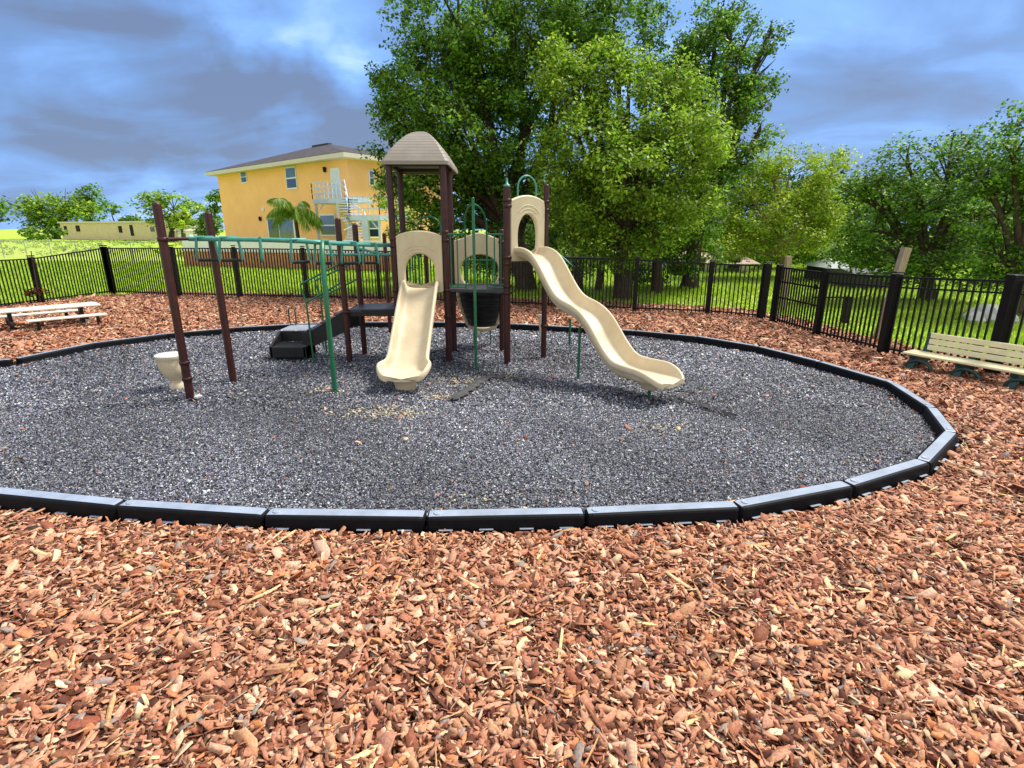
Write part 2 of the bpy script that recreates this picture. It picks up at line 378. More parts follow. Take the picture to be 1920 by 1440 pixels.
PALM = [(.49, .245, .142), (.38, .162, .092), (.22, .076, .04), (.10, .035, .02), (.62, .38, .245), (.68, .50, .31), (.27, .215, .18), (.52, .20, .085)]
WM = [32, 28, 18, 11, 12, 3, 4, 6]
x1, y1 = scatter(4200, -6.5, 6.5, .9, 4.3, mul_ok)
x2, y2 = scatter(1700, -11, 9.5, 4.3, 8.2, mul_ok)
x3, y3 = scatter(560, -15, 9, 8.2, 18, mul_ok)
x = np.concatenate([x1, x2, x3]); y = np.concatenate([y1, y2, y3])
s = np.concatenate([np.full(len(x1), .050), np.full(len(x2), .058), np.full(len(x3), .078)])
big = rng.random(len(x)) < .03; s = np.where(big, s*1.45, s)
chips('bark_mulch', x, y, s, -.030, .016, PALM, WM, CHIPM, tilt=.42, label='orange brown bark chips spread around the black bordered pit')
# long splinters on top
x, y = scatter(24, -6, 6, 1, 5, mul_ok)
chips('bark_splinters', x, y, np.full(len(x), .13), .006, .02, [(.72, .52, .26), (.50, .28, .13), (.26, .15, .09)], [3, 4, 2], CHIPM, thin=.035, asp=(.05, .12), tilt=.12, label='pale thin wood splinters lying on the bark chips')
def pit_ok(x, y): return inpoly(x, y, pit_in) & infrustum(x, y)
PALR = [(.06, .065, .08), (.13, .14, .175), (.26, .275, .325), (.41, .43, .48), (.64, .65, .67), (.010, .010, .013), (.14, .11, .22), (.40, .20, .13), (.40, .34, .22)]
WR = [20, 22, 20, 13, 6, 20, 8, 1.2, .9]
xa, ya = scatter(6600, -6, 6, 3.3, 6.2, pit_ok)
xb, yb = scatter(2600, -9.5, 6, 6.2, 8.6, pit_ok)
xc, yc = scatter(1500, -9.5, 6, 8.6, 12.6, pit_ok)
x = np.concatenate([xa, xb, xc]); y = np.concatenate([ya, yb, yc])
s = np.concatenate([np.full(len(xa), .0185), np.full(len(xb), .027), np.full(len(xc), .036)])
def rubber(name, x, y, size, pal, wts, label):
    n = len(x); L = size*rng.lognormal(0, .3, n)/2; W = L*rng.uniform(.4, .9, n)
    px, py = jit_poly(n, 4, L, W)
    base = np.stack([px, py, np.zeros_like(px)], 2)
    ap = np.stack([rng.uniform(-.4, .4, n)*L, rng.uniform(-.4, .4, n)*W, L*rng.uniform(.3, .8, n)], 1)[:, None]
    P = np.concatenate([base, ap], 1)
    R = rotmat(rng.uniform(0, 2*PI, n), rng.normal(0, .5, n), rng.normal(0, .5, n)); P = np.einsum('nij,nkj->nki', R, P)
    P[:, :, 0] += x[:, None]; P[:, :, 1] += y[:, None]; g1, g2 = G(753, 715), G(1240, 722)
    hol = -.028*np.exp(-((x-g1.x)**2/.18+(y-g1.y+.1)**2/.12))-.028*np.exp(-((x-g2.x)**2/.2+(y-g2.y)**2/.12))
    P[:, :, 2] += (rng.uniform(-.028, -.008, n)+undul(x, y)+hol)[:, None]
    f = np.array([[0, 1, 4], [1, 2, 4], [2, 3, 4], [3, 0, 4]]); Fc = (f[None]+5*np.arange(n)[:, None, None]).reshape(-1, 3)
    c = palette(n, pal, wts, .25)
    # broad drifts of lighter, dustier rubber
    dr = (.82+.22*np.sin(x*.9+1.3)*np.cos(y*1.1-.5)+.12*np.sin(x*2.3+y*1.7))[:, None]; c = c*dr
    c = np.repeat(c[:, None], 5, 1).reshape(-1, 3); o = fast(name, P, Fc, c, RUBM); return tagit(o, label=label, kind='stuff')
rubber('rubber_mulch', x, y, s, PALR, WR, 'grey and black shredded rubber filling the oval pit')
# stray bark on the rubber along its rim, and sandy patches worn in front of the pale slide
x, y = scatter(26, -9, 6, 3.4, 12.4, pit_ok)
inner = [(cxp+(a-cxp)*.955, cyp+(b-cyp)*.93) for a, b in pit]
keep = ~inpoly(x, y, inner) | (rng.random(len(x)) < .10)
chips('stray_bark', x[keep], y[keep], np.full(keep.sum(), .05), -.018, .0, PALM, WM, CHIPM, label='stray orange bark chips scattered over the grey rubber')
sx, sy = [], []
for (px, py, rx, ry, n) in ((715, 770, .42, .14, 190), (765, 778, .25, .10, 80), (825, 742, .14, .08, 90), (870, 712, .4, .15, 160), (940, 705, .25, .12, 80), (1235, 800, .3, .12, 60), (600, 730, .3, .15, 60), (905, 930, .4, .1, 40)):
    g = G(px, py); sx.append(g.x+rng.normal(0, rx, n)*.6); sy.append(g.y+rng.normal(0, ry, n)*.9)
sx = np.concatenate(sx); sy = np.concatenate(sy)
chips('sandy_debris', sx, sy, np.full(len(sx), .022), -.016, .0, [(.55, .46, .24), (.42, .33, .2), (.3, .28, .24)], [4, 3, 2], CHIPM, asp=(.5, .95), label='sandy yellow debris worn through in front of the slides')

# grass blades beyond the fence
def grass():
    n = 210000; r = rng.uniform(0, 1, n); Y = 6+32*r**1.4; X = rng.uniform(-1.05, 1.05, n)*Y
    k = ~inpoly(X, Y, [(a-.0, b) for a, b in mo]); X, Y = X[k], Y[k]; n = len(X)
    hgt = rng.uniform(.05, .13, n)*(1+.4*(Y > 18)); wdt = .008+.0007*Y; yaw = rng.uniform(0, 2*PI, n)
    lean = rng.normal(0, .5, (n, 2))*hgt[:, None]
    dx, dy = np.cos(yaw)*wdt, np.sin(yaw)*wdt; z = np.full(n, -.07)
    P = np.stack([np.stack([X-dx, Y-dy, z], 1), np.stack([X+dx, Y+dy, z], 1), np.stack([X+lean[:, 0], Y+lean[:, 1], z+hgt], 1)], 1)
    c = palette(n, [(.32, .50, .03), (.44, .60, .045), (.22, .38, .02), (.50, .54, .12)], [4, 4, 3, 1]); c = np.repeat(c[:, None], 3, 1).reshape(-1, 3)
    o = fast('lawn_grass', P, np.arange(3*n).reshape(-1, 3), c, GRASSM); tagit(o, label='bright green lawn grass beyond the black fence', kind='stuff')
grass()

# ------------------------------------------------------------------ border timbers
ctr = Vector((cxp, cyp, 0))
def where(p, i):
    names = {0: 'near left of the pit cut by the photo edge', 1: 'near edge of the pit, second joint from the left', 2: 'near edge of the pit, just left of the middle', 3: 'middle of the near edge of the pit',
             4: 'near edge of the pit, just right of the middle', 5: 'near right curve where the rim starts rising', 6: 'near right curve just before the corner', 7: 'short angled piece at the lower right corner',
             8: 'short steep piece at the rightmost corner', 9: 'right side just above the rightmost corner'}
    return names.get(i)
backi = 0
for i in range(NL):
    a, b = loop[i], loop[(i+1) % NL]; d = (b-a); Ls = d.length; d.normalize(); mid = (a+b)/2
    n_out = Vector((d.y, -d.x, 0));
    if n_out.dot(mid-ctr) < 0: n_out = -n_out
    wlab = where(mid, i)
    vis = True
    if wlab is None:
        px = 960+1000*mid.x/max(mid.y, .1)
        if mid.x/mid.y < -1.35 : vis = False
        side = 'right' if mid.x > 3.2 else ('behind the play structure' if mid.x > -2.6 else 'left')
        nm = ['first', 'second', 'third', 'fourth', 'fifth', 'sixth', 'seventh', 'eighth', 'ninth', 'tenth', 'eleventh', 'twelfth', 'thirteenth', 'fourteenth', 'fifteenth', 'sixteenth', 'seventeenth', 'eighteenth', 'nineteenth', 'twentieth']
        wlab = 'far rim, %s piece counting from the right bend' % nm[min(backi, 19)]
        backi += 1
    if not vis and mid.y > 3: continue
    base = mid.copy(); base.z = 0
    root = thing('border_timber', base, 'black plastic border timber, '+wlab, 'border timber', 'black plastic border timbers around the pit')
    W = .14; mb = MB()
    # section: u outward from the outer edge (0) inwards (-W)
    sec = [(.012, -.05), (.004, .03), (0, zb-.022), (-.008, zb-.008), (-.026, zb), (-W+.026, zb+.002), (-W+.008, zb-.008), (-W, zb-.02), (-W-.012, -.05)]
    ends = [(.008, .55, -.018), (.022, .9, -.005), (.05, 1, 0), (Ls-.05, 1, 0), (Ls-.022, .9, -.005), (Ls-.008, .55, -.018)]
    secs = []
    for t, k, dz in ends:
        p = a+d*t; p = Vector((p.x, p.y, 0)); secs.append([p+n_out*((u+W/2)*k-W/2)+Vector((0, 0, v+(dz if v > 0 else 0))) for u, v in sec])
    mb.loft(secs, smooth=False)
    k = int(Ls/.26)
    for j in range(k):
        t = Ls*(j+.5)/k; p = a+d*t; p = Vector((p.x, p.y, .004))+n_out*.020
        mb.box(p, (.11, .03, .012), math.atan2(d.y, d.x), bev=.004)
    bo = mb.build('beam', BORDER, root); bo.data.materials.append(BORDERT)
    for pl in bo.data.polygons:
        if abs(pl.normal.z) > .93 and pl.area > .0008: pl.material_index = 1  # flat tops take the painted sheen colour
    # round stake boss at the start of the piece
    m3 = MB(); q = a+d*.085-n_out*W*.5; q.z = 0
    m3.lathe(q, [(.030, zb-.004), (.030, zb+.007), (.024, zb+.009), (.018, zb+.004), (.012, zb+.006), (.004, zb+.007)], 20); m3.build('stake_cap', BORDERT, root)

# ------------------------------------------------------------------ fences
def panel(mb, a, b, spacing=.097, extra=False, gap=.0):
    ax, ay, ah = a[:3]; bx, by, bh = b[:3]; L = math.hypot(bx-ax, by-ay); n = max(3, round(L/spacing))
    for k in range(1, n):
        t = k/n; x = ax+(bx-ax)*t; y = ay+(by-ay)*t; h = ah+(bh-ah)*t
        mb.box((x, y, (h+.02)/2), (.026, .026, h-.03), math.atan2(by-ay, bx-ax))
    A = Vector((ax, ay, 0)); B = Vector((bx, by, 0)); Z = Vector((0, 0, 1))
    mb.bar(A+Z*(ah-.002), B+Z*(bh-.002), .032, .034); mb.bar(A+Z*.08, B+Z*.08, .030, .034)
    if extra: mb.bar(A+Z*(ah-.17), B+Z*(bh-.17), .028, .028)
def fence(name, pts, label, group, extra=False, first=True):
    root = thing(name, (pts[0][0], pts[0][1], 0), label, 'fence', None)
    for p, q in zip(pts[:-1], pts[1:]):
        mb = MB(); panel(mb, p, q, extra=extra); mb.build('picket_panel', BLACKF, root)
    for p in pts:
        if p[3] <= 0: continue
        mb = MB(); wd = p[3]*.78; mb.box((p[0], p[1], (p[2]+.05)/2-.04), (wd, wd, p[2]+.13), bev=.006); po = mb.build('fence_post', BLACKF, root)
        mb = MB(); mb.box((p[0], p[1], p[2]+.085), (wd+.02, wd+.02, .03), bev=.01); mb.build('post_cap', BLACKF, po)
fence('picket_fence', [(-15.2, 11.0, .6*H, .16)]+fv[0:3][1:], 'black metal picket fence on the left behind the picnic table', None)
fence('picket_fence', fv[2:], 'long black metal picket fence across the back in front of the lawn', None)
fence('picket_fence', fr[1:], 'black metal picket fence on the right behind the cream bench', None, extra=True)
# gate between corner and right run
gr = thing('fence_gate', (fr[0][0], fr[0][1], 0), 'narrow black picket gate with mid rails at the back right corner', 'gate')
mb = MB(); panel(mb, (fr[0][0], fr[0][1], fr[0][2]), (fr[1][0], fr[1][1]-0+.12, fr[1][2]), extra=False)
A = Vector((fr[0][0], fr[0][1], 0)); B = Vector((fr[1][0], fr[1][1]+.12, 0))
for z in (.45*H, .28*H): mb.bar(A+Vector((0, 0, z)), B+Vector((0, 0, z)), .03, .035)
mb.build('gate_leaf', BLACKF, gr)
mb = MB(); mb.box((fr[0][0], fr[0][1], fr[0][2]/2), (.12, .12, fr[0][2]+.12), bev=.006); mb.build('gate_post', BLACKF, gr)
mb = MB(); mb.box((B.x-.05, B.y+.08, .46*H), (.05, .1, .12), bev=.01); mb.build('latch', BLACKF, gr)

# ------------------------------------------------------------------ play structure
S = thing('play_structure', (-.7*H, 4.3*H, 0), 'maroon, green and cream playground structure with two slides, peaked roof and overhead bars', 'play structure')
XL, XR, YF, YB = -.889*H, -.4995*H, 4.13*H, 4.52*H
PH = Vector((-.037*H, 4.046*H, 0)); PI_ = Vector((.259*H, 4.276*H, 0))
def post(x, y, h, r=.048, rings=(), cap=True, m=MAROON):
    mb = MB(); prof = [(r, -.1), (r, h-.03)]
    if cap: prof += [(r*.95, h-.012), (r*.7, h), (r*.2, h+.006)]
    mb.lathe((x, y, 0), prof, 18)
    for z in rings: mb.lathe((x, y, 0), [(r+.001, z-.024), (r+.009, z-.022), (r+.009, z+.022), (r+.001, z+.024)], 18); mb.box((x+r+.012, y-.01, z), (.02, .02, .03))
    return mb.build('post', m, S)
PA = G(357, 745); PB = G(437, 712); PC = G(656, 678); PD = G(684, 662); PE = G(732, 622)
hA = V(291, 380, PA.y).z; hB = V(387, 398, PB.y).z
post(PA.x, PA.y, hA, .05, (.945*H, .22*H, .12*H)); post(PB.x, PB.y, hB, .05, (.94*H,))
post(PC.x, PC.y, V(633, 409, PC.y).z, .046, (.75*H, .39*H)); post(PD.x, PD.y, V(665, 420, PD.y).z, .046, (.74*H, .39*H)); post(PE.x, PE.y, V(720, 437, PE.y).z, .04, ())
rt = 1.46*H
post(XL, YF, rt, .05, (.93*H, .88*H, .55*H)); post(XR, YF, rt, .052, (.98*H, .92*H, .55*H, .35*H)); post(XL, YB, rt, .05, (.93*H, .55*H)); post(XR, YB, rt, .052, (.93*H, .55*H))
post(PH.x, PH.y, 1.30*H, .053, (1.20*H, 1.16*H, .80*H, .755*H, .54*H, .59*H)); post(PI_.x, PI_.y, 1.325*H, .046, (1.2*H, 1.14*H, .8*H, .25*H))
PJ = Vector((PH.x-.2*H, YB, 0)); post(PH.x-.05*H, YB, 1.0*H, .046, (.6*H, .9*H))
mb = MB(); mb.lathe((PH.x, PH.y, 1.30*H), [(.05, -.01), (.046, .015), (.02, .025), (.017, .09), (.012, .11)], 12); mb.build('finial', TEAL, S)
# decks
def deck(poly, z, t=.055):
    mb = MB(); n = len(poly); vs = [(x, y, z-t) for x, y in poly]+[(x, y, z) for x, y in poly]
    mb.add(vs, [tuple(range(n-1, -1, -1)), tuple(range(n, 2*n))]+[(i, (i+1) % n, n+(i+1) % n, n+i) for i in range(n)])
    return mb.build('deck', DECKM, S, bevel=.008)
zd = .565*H; zl = .409*H; zh = .80*H
deck([(XL, YF), (XR+.02, YF), (XR+.02, YB), (XL, YB)], zd)
deck([(XR+.04, YF-.02), (PH.x, PH.y-.03), (PH.x-.02, YB), (XR+.04, YB)], zd-.002)
deck([(PH.x+.02, PH.y+.03), (PI_.x, PI_.y), (PI_.x-.35, PI_.y+.45), (PH.x-.0, YB+.05)], zh)
deck([(PC.x, PC.y), (XL, YF+.02), (XL, YB), (PD.x, PD.y+.1)], zl)
mb = MB(); mb.box(((PC.x+XL)/2, YF-.055, zl-.06), (XL-PC.x, .02, .10)); mb.build('deck_skirt', BLACKP, S)
# roof
def roof():
    mb = MB(); cx, cy = (XL+XR)/2, (YF+YB)/2; R = .242*H*1.0; zb_, zt = 1.445*H, 1.715*H; band = .055*H
    def sq(r, z): 
        k = r*.10; q = []
        for sx, sy in ((-1, -1), (1, -1), (1, 1), (-1, 1)):
            a, b = (k, 0), (0, k)
            pts = [(sx*(r-k), sy*r), (sx*(r-k*.3), sy*(r-k*.3)), (sx*r, sy*(r-k))]
            if sx*sy < 0: pts = pts[::-1]
            if (sx, sy) in ((-1, -1),): pts = [(-r, -r+k), (-r+k*.3, -r+k*.3), (-r+k, -r)]
            elif (sx, sy) == (1, -1): pts = [(r-k, -r), (r-k*.3, -r+k*.3), (r, -r+k)]
            elif (sx, sy) == (1, 1): pts = [(r, r-k), (r-k*.3, r-k*.3), (r-k, r)]
            else: pts = [(-r+k, r), (-r+k*.3, r-k*.3), (-r, r-k)]
            q += pts
        return [Vector((cx+x, cy-R+(y+R)*1.5, z)) for x, y in q]
    band = .022*H; secs = [sq(R-.03, zb_+.004), sq(R, zb_), sq(R, zb_+band)]
    n = 13
    for i in range(n):
        t0, t1 = 1-(1-i/n)**1.45, 1-(1-(i+1)/n)**1.45
        r0 = R*(1-t0)**.57; r1 = R*max(0, 1-t1)**.57
        z0 = zb_+band+(zt-zb_-band)*t0; z1 = zb_+band+(zt-zb_-band)*t1
        secs.append(sq(max(.012, r0+.0), z0+.006)); 
        if i < n-1: secs.append(sq(max(.012, r1+.012), z1-.004))
        secs.append(sq(max(.012, r1), z1))
    mb.loft(secs, smooth=False, caps=False); mb.add(secs[-1], [tuple(range(12))])
    mb.add([p for p in sq(R-.03, zb_+.03)], [tuple(range(11, -1, -1))])
    mb.build('roof', BROWNR, S)
    mb = MB()
    for sx in (-1, 1): mb.box((cx, cy+sx*(YB-YF)/2, zb_+.005), (XR-XL, .05, .05)); mb.box((cx+sx*(XR-XL)/2, cy, zb_+.005), (.05, YB-YF, .05))
    mb.build('roof_frame', BLACKP, S)
roof()
# moulded panel with a hole
def hood(org, u, wdt, z0, z1, hole, shoulder=.06, thick=.05, m=CREAM, nm='slide_panel', relief=True, peak=False):
    """org: centre at ground, u: unit vector across; hole=(cu, zc, ru, rdown, rup)"""
    u = Vector(u).normalized(); n = Vector((u.y, -u.x, 0))
    hw = wdt/2; out = [(-hw, z0), (hw, z0), (hw, z1-shoulder*1.2), (hw*.90, z1-shoulder)]
    for k in range(1, 12):
        a = k/12; uu = hw*.86*(1-2*a)
        zz = z1-shoulder+shoulder*(math.sin(PI*a)**(.8 if not peak else 1.6)); out.append((uu, zz))
    out += [(-hw*.90, z1-shoulder), (-hw, z1-shoulder*1.2)]
    cu, zc, ru, rd, rup = hole; K = 56; O = []; I = []
    for k in range(K):
        th = 2*PI*k/K; dx, dz = math.cos(th), math.sin(th)
        best = None
        for i in range(len(out)):
            x1_, y1_ = out[i][0]-cu, out[i][1]-zc; x2_, y2_ = out[(i+1) % len(out)][0]-cu, out[(i+1) % len(out)][1]-zc
            den = dx*(y2_-y1_)-dz*(x2_-x1_)
            if abs(den) < 1e-9: continue
            t = (x1_*(y2_-y1_)-y1_*(x2_-x1_))/den; q = (x1_*dz-y1_*dx)/den
            if t > 0 and -1e-6 <= q <= 1+1e-6 and (best is None or t < best): best = t
        O.append((cu+dx*best, zc+dz*best))
        rr = rup if dz > 0 else rd; e = 2.0 if dz > 0 else 3.2
        s_ = (abs(dx/ru)**e+abs(dz/rr)**e)**(-1/e); I.append((cu+dx*s_, zc+dz*s_))
    def P3(p, off): return Vector((org.x+u.x*p[0]+n.x*off, org.y+u.y*p[0]+n.y*off, p[1]))
    lp = [[P3(p, thick/2) for p in O], [P3(((p[0]-cu)*.975+cu, (p[1]-zc)*.975+zc), thick/2+.012) for p in O],
          [P3(((p[0]-cu)*1.07+cu, (p[1]-zc)*1.07+zc), thick/2+.012) for p in I], [P3(p, thick/2-.004) for p in I], [P3(p, -thick/2) for p in I], [P3(p, -thick/2) for p in O]]
    mb = MB(); vs = [p for l in lp for p in l]; fs = []
    for a in range(6):
        b = (a+1) % 6
        for k in range(K): j = (k+1) % K; fs.append((a*K+k, a*K+j, b*K+j, b*K+k))
    mb.add(vs, fs, False)
    if relief:
        for q, (rr, spn) in enumerate(((1.22, .9), (1.42, .62), (1.62, .75))):
            pts = []
            for k in range(15):
                th = PI/2+spn*(k/7-1); pts.append(P3((cu+math.cos(th)*ru*rr, zc+rup*.92*math.sin(th)*rr*.9+.02), thick/2+.010))
            mb.tube(pts, .008, 6)
    return mb.build(nm, m, S)
c1 = Vector(((XL+XR)/2, YF-.01, 0))
pw = (XR-XL)-.10
hood(c1, (1, 0, 0), pw, .535*H, V(783, 432, YF).z, (0, .68*H, .115*H, .16*H, .145*H))
uS = (PI_-PH).normalized(); c2 = (PH+PI_)/2
hood(c2, uS, (PI_-PH).length-.10, .77*H, V(990, 366, c2.y).z, (0, .955*H, .095*H, .15*H, .155*H), shoulder=.07)
# rear panel behind the middle deck, seen through the bars
cR = Vector(((XR+PH.x)/2, YB+.02, 0)); hood(cR, (1, 0, 0), .44*H, .54*H, V(897, 436, YB).z, (0, .69*H, .155*H, .14*H, .11*H), shoulder=.12, relief=False, nm='rear_panel', peak=True)
# arched grab tubes above panels
def arch(org, u, wd, z0, z1, m=GREEN, r=.014, nm='grab_arch'):
    u = Vector(u).normalized(); pts = [org+u*(-wd/2)+Vector((0, 0, z0))]
    for k in range(13):
        th = PI*(1-k/12); pts.append(org+u*(math.cos(th)*wd/2)+Vector((0, 0, z1-wd/2+math.sin(th)*wd/2)))
    pts.append(org+u*(wd/2)+Vector((0, 0, z0))); mb = MB(); mb.tube(pts, r, 8); return mb.build(nm, m, S)
arch(Vector((c1.x+.02*H, YB, 0)), (1, 0, 0), .19*H, .55*H, V(800, 406, YB).z)
arch(c2+Vector((.0, .03, 0)), uS, .175*H, 1.15*H, V(990, 329, c2.y).z, TEAL)
mb = MB(); mb.tube([PI_+Vector((0, 0, 1.19*H)), c2+uS*.0875*H+Vector((0, .03, 1.19*H))], .012, 8); mb.build('grab_rail', TEAL, S); mb = MB(); mb.tube([PH+Vector((0, 0, 1.19*H)), c2-uS*.0875*H+Vector((0, .03, 1.19*H))], .012, 8); mb.build('grab_rail', TEAL, S)
# front barrier of green bars
zt_, zb2 = .965*H, zd+.015*H
def barrier():
    a = Vector((XR+.05, YF-.03, 0)); b = Vector((PH.x-.05, PH.y+.0, 0)); mb = MB(); Z = Vector((0, 0, 1))
    def at(t): return a.lerp(b, t)
    tl = (Pl(872, 500, a, b)-a).length; L = (b-a).length; xL = (Pl(873, 480, a, b).x-a.x)/(b.x-a.x); xR = (Pl(913, 480, a, b).x-a.x)/(b.x-a.x)
    for ta, tb, bars in ((-.03, xL, (.04, xL*.52)), (xR, 1.03, (xR+(1-xR)*.45, .95))):
        mb = MB(); mb.tube([at(ta)+Z*zt_, at(tb)+Z*zt_], .014, 8); mb.tube([at(max(0, ta))+Z*zb2, at(min(1, tb))+Z*zb2], .012, 8)
        for t in bars: mb.tube([at(t)+Z*zt_, at(t)+Z*zb2], .011, 8)
        mb.build('barrier', GREEN, S)
    base = G(893, 692); top = V(889, 374, base.y)
    m2 = MB(); m2.tube([(base.x, base.y, -.05), (base.x, base.y, top.z)], .022, 12); m2.lathe((base.x, base.y, top.z), [(.022, 0), (.028, .01), (.01, .03)], 10); m2.build('climbing_pole', GREEN, S)
    m3 = MB(); zm = top.z-.03*H
    for t in (xL, xR):
        p = at(t); pts = [p+Z*(zd-.03), p+Z*(1.02*H)]
        q = Vector((base.x, base.y, zm)); 
        for k in range(1, 9):
            s = k/8; pts.append(Vector((p.x+(q.x-p.x)*(1-math.cos(s*PI/2)), p.y+(q.y-p.y)*s, 1.02*H+(q.z-1.02*H)*math.sin(s*PI/2))))
        m3.tube(pts, .014, 8)
    m3.build('arch_tubes', GREEN, S)
    # rungs / curls of the rear climber seen through the bars
    m4 = MB()
    m4.tube([V(876, 488, YB+.3), V(925, 488, YB+.3)], .012, 8)
    for px in (876, 900, 924): m4.tube([V(px, 484, YB+.3), V(px, 540, YB+.35)], .010, 6)
    m4.build('rear_rail', GREEN, S)
barrier()
# rear bars of tower
mb = MB()
for px in (768, 777, 785): mb.tube([V(px, 455, YB), V(px+2, 542, YB)], .013, 6)
mb.tube([(XL, YB, .83*H), (XR, YB, .83*H)], .014, 8); mb.build('barrier', GREEN, S)
mb = MB(); q = Vector((-.80*H, 5.1*H, 0)); mb.tube([q, q+Vector((0, 0, .95*H))], .042, 12); mb.build('post', MAROON, S)

# slides
def slide(o, d, Lh, z0, z1, w0, w1, side, wave=0.0, nm='slide'):
    """o: start point on plan, d: unit direction; Lh: horizontal run"""
    d = Vector(d).normalized(); u = Vector((-d.y, d.x, 0)); secs = []; n = 72
    def zz(s):
        s0 = max(0, min(1, s)); a = z0+(z1-z0)*(s0*s0*(3-2*s0)*.35+s0*.65)
        drop = (z1-z0)
        # flat start and run out
        f = s0
        k = 0.0
        if s < .06: a = z0+ (a-z0)*(s/.06)**1.0
        a += wave*math.sin(2*PI*(s0*2.05+.08))*math.sin(PI*min(1, s0*1.15))
        return a
    def zfin(s):
        e = .80
        if s <= e: return zz(s)*1.0 if False else z0+(zlow-z0)*ease(s/e)+wave*math.sin(2*PI*(s/e*2.0))*min(1, (1-s/e)*3, s/e*6)
        return zlow+(z1-zlow)*((s-e)/(1-e))
    zlow = z1-.0 
    def ease(t):  # near straight ramp with short blends
        b = .16
        if t < b*.6: return (t*t)/(2*b*.6)/(1-b*.8)
        if t > 1-b: return 1-((1-t)**2)/(2*b)/(1-b*.8)
        return (t-b*.3)/(1-b*.8)
    for i in range(n+1):
        s = i/n; s = s if s < .88 else .88+.12*math.sin((s-.88)/.12*PI/2)
        z = zfin(s); ds = .004; slope = (zfin(min(1, s+ds))-zfin(max(0, s-ds)))/((min(1, s+ds)-max(0, s-ds))*Lh)
        T = Vector((d.x, d.y, slope)).normalized(); Nn = Vector((-d.x*slope, -d.y*slope, 1)).normalized()
        fl = min(1, max(0, (s-.66)/.22)); wd = w0+(w1-w0)*(fl*fl*(3-2*fl))
        hs = side
        if s < .1: hs = side*(.75+.25*s/.1)
        if s > .93:
            pass
        if s > .88:
            q = (s-.88)/.12; wd *= 1-.42*(1-math.sqrt(max(0, 1-q*q))); hs = side*(1-.72*q**1.6); z -= .02*q**3
        hw = wd/2; r = .020
        prof = [(-hw-.030, hs-.075), (-hw-.034, hs-.02), (-hw-.022, hs), (-hw, hs+.008), (-hw+.022, hs), (-hw+.034, hs*.6), (-hw+.052, hs*.2), (-hw+.10, .012), (-hw*.45, 0), (0, -.002)]
        prof = prof + [(-a, b) for a, b in prof[-2::-1]]
        low = [(hw+.018, hs-.075), (hw-.005, hs*.35), (hw-.03, -.01), (hw-.10, -.035), (0, -.03)]
        low = low + [(-a, b) for a, b in low[-2::-1]]
        p = o+d*(Lh*s); p = Vector((p.x, p.y, z))
        secs.append([p+u*a+Nn*b for a, b in prof+low])
    mb = MB(); mb.loft(secs, smooth=True); ob = mb.build(nm, CREAM, S)
    sb = ob.modifiers.new('sub', 'SUBSURF'); sb.levels = 1; sb.render_levels = 1
    return ob
s1 = slide(Vector((c1.x, YF-.02, 0)), (-.012, -1, 0), .86*H, zd+.012, .092*H, .255*H, .325*H, .155)
dS = Vector((uS.y, -uS.x, 0)); exitp = Vector((.955*H, 3.06*H, 0)); dS2 = (exitp-c2).normalized()
s2 = slide(c2+dS*.02, dS2, (exitp-c2).length, zh+.02, .118*H, .245*H, .30*H, .165, wave=.042*H)
# pedestal feet under the slide ends
def ped(c, h, rx, ry, rz):
    mb = MB(); n = 20; secs = []
    for z, k in ((-.04, .62), (h*.4, .72), (h*.8, .85), (h, 1.0)):
        secs.append([Vector((c.x+math.cos(rz)*math.cos(2*PI*i/n)*rx*k-math.sin(rz)*math.sin(2*PI*i/n)*ry*k, c.y+math.sin(rz)*math.cos(2*PI*i/n)*rx*k+math.cos(rz)*math.sin(2*PI*i/n)*ry*k, z)) for i in range(n)])
    mb.loft(secs); return mb
p1 = Vector((c1.x-.02, YF-.745*H, 0)); m_ = ped(p1, .15, .22, .15, 0); m_.build('slide_foot', CREAM, s1)
def ped2():
    c = c2.lerp(exitp, .885); a = math.atan2(dS2.y, dS2.x); mb = MB(); secs = []; n = 20
    for z, k in ((.045*H, .5), (.07*H, .75), (.118*H-.01, 1.0)):
        secs.append([Vector((c.x+math.cos(a)*math.cos(2*PI*i/n)*.2*k-math.sin(a)*math.sin(2*PI*i/n)*.17*k, c.y+math.sin(a)*math.cos(2*PI*i/n)*.2*k+math.cos(a)*math.sin(2*PI*i/n)*.17*k, z)) for i in range(n)])
    mb.loft(secs); mb.build('slide_foot', CREAM, s2)
    mb = MB(); mb.tube([(c.x, c.y, -.05), (c.x, c.y, .06*H)], .022, 10); mb.build('slide_leg', GREEN, s2)
ped2()
for px, py, tp in ((1084, 706, 612), (1068, 645, 598)):
    b = G(px, py); t = V(px+1, tp, b.y); mb = MB(); mb.tube([(b.x, b.y, -.05), (b.x, b.y, t.z)], .020, 10); mb.build('slide_leg', GREEN, S)
# stub leg and cross tubes behind the high post
b = G(1015, 640); 
mb = MB(); mb.tube([(b.x, b.y, 0), V(1013, 590, b.y)], .03, 8); mb.build('support_stub', CREAM, S)
# side curved rail behind the tall slide
mb = MB(); q0 = PI_+Vector((.02, .1, .84*H)); mb.tube([q0+Vector((.0+.18*k, -.05*k+.2, -.09*k*k*.5+.0)) for k in [i*.25 for i in range(10)]], .014, 8)
mb.tube([q0+Vector((.06+.18*k, -.05*k+.28, -.09*k*k*.5-.04)) for k in [i*.25 for i in range(10)]], .012, 8); mb.build('climber_rail', GREEN, S)
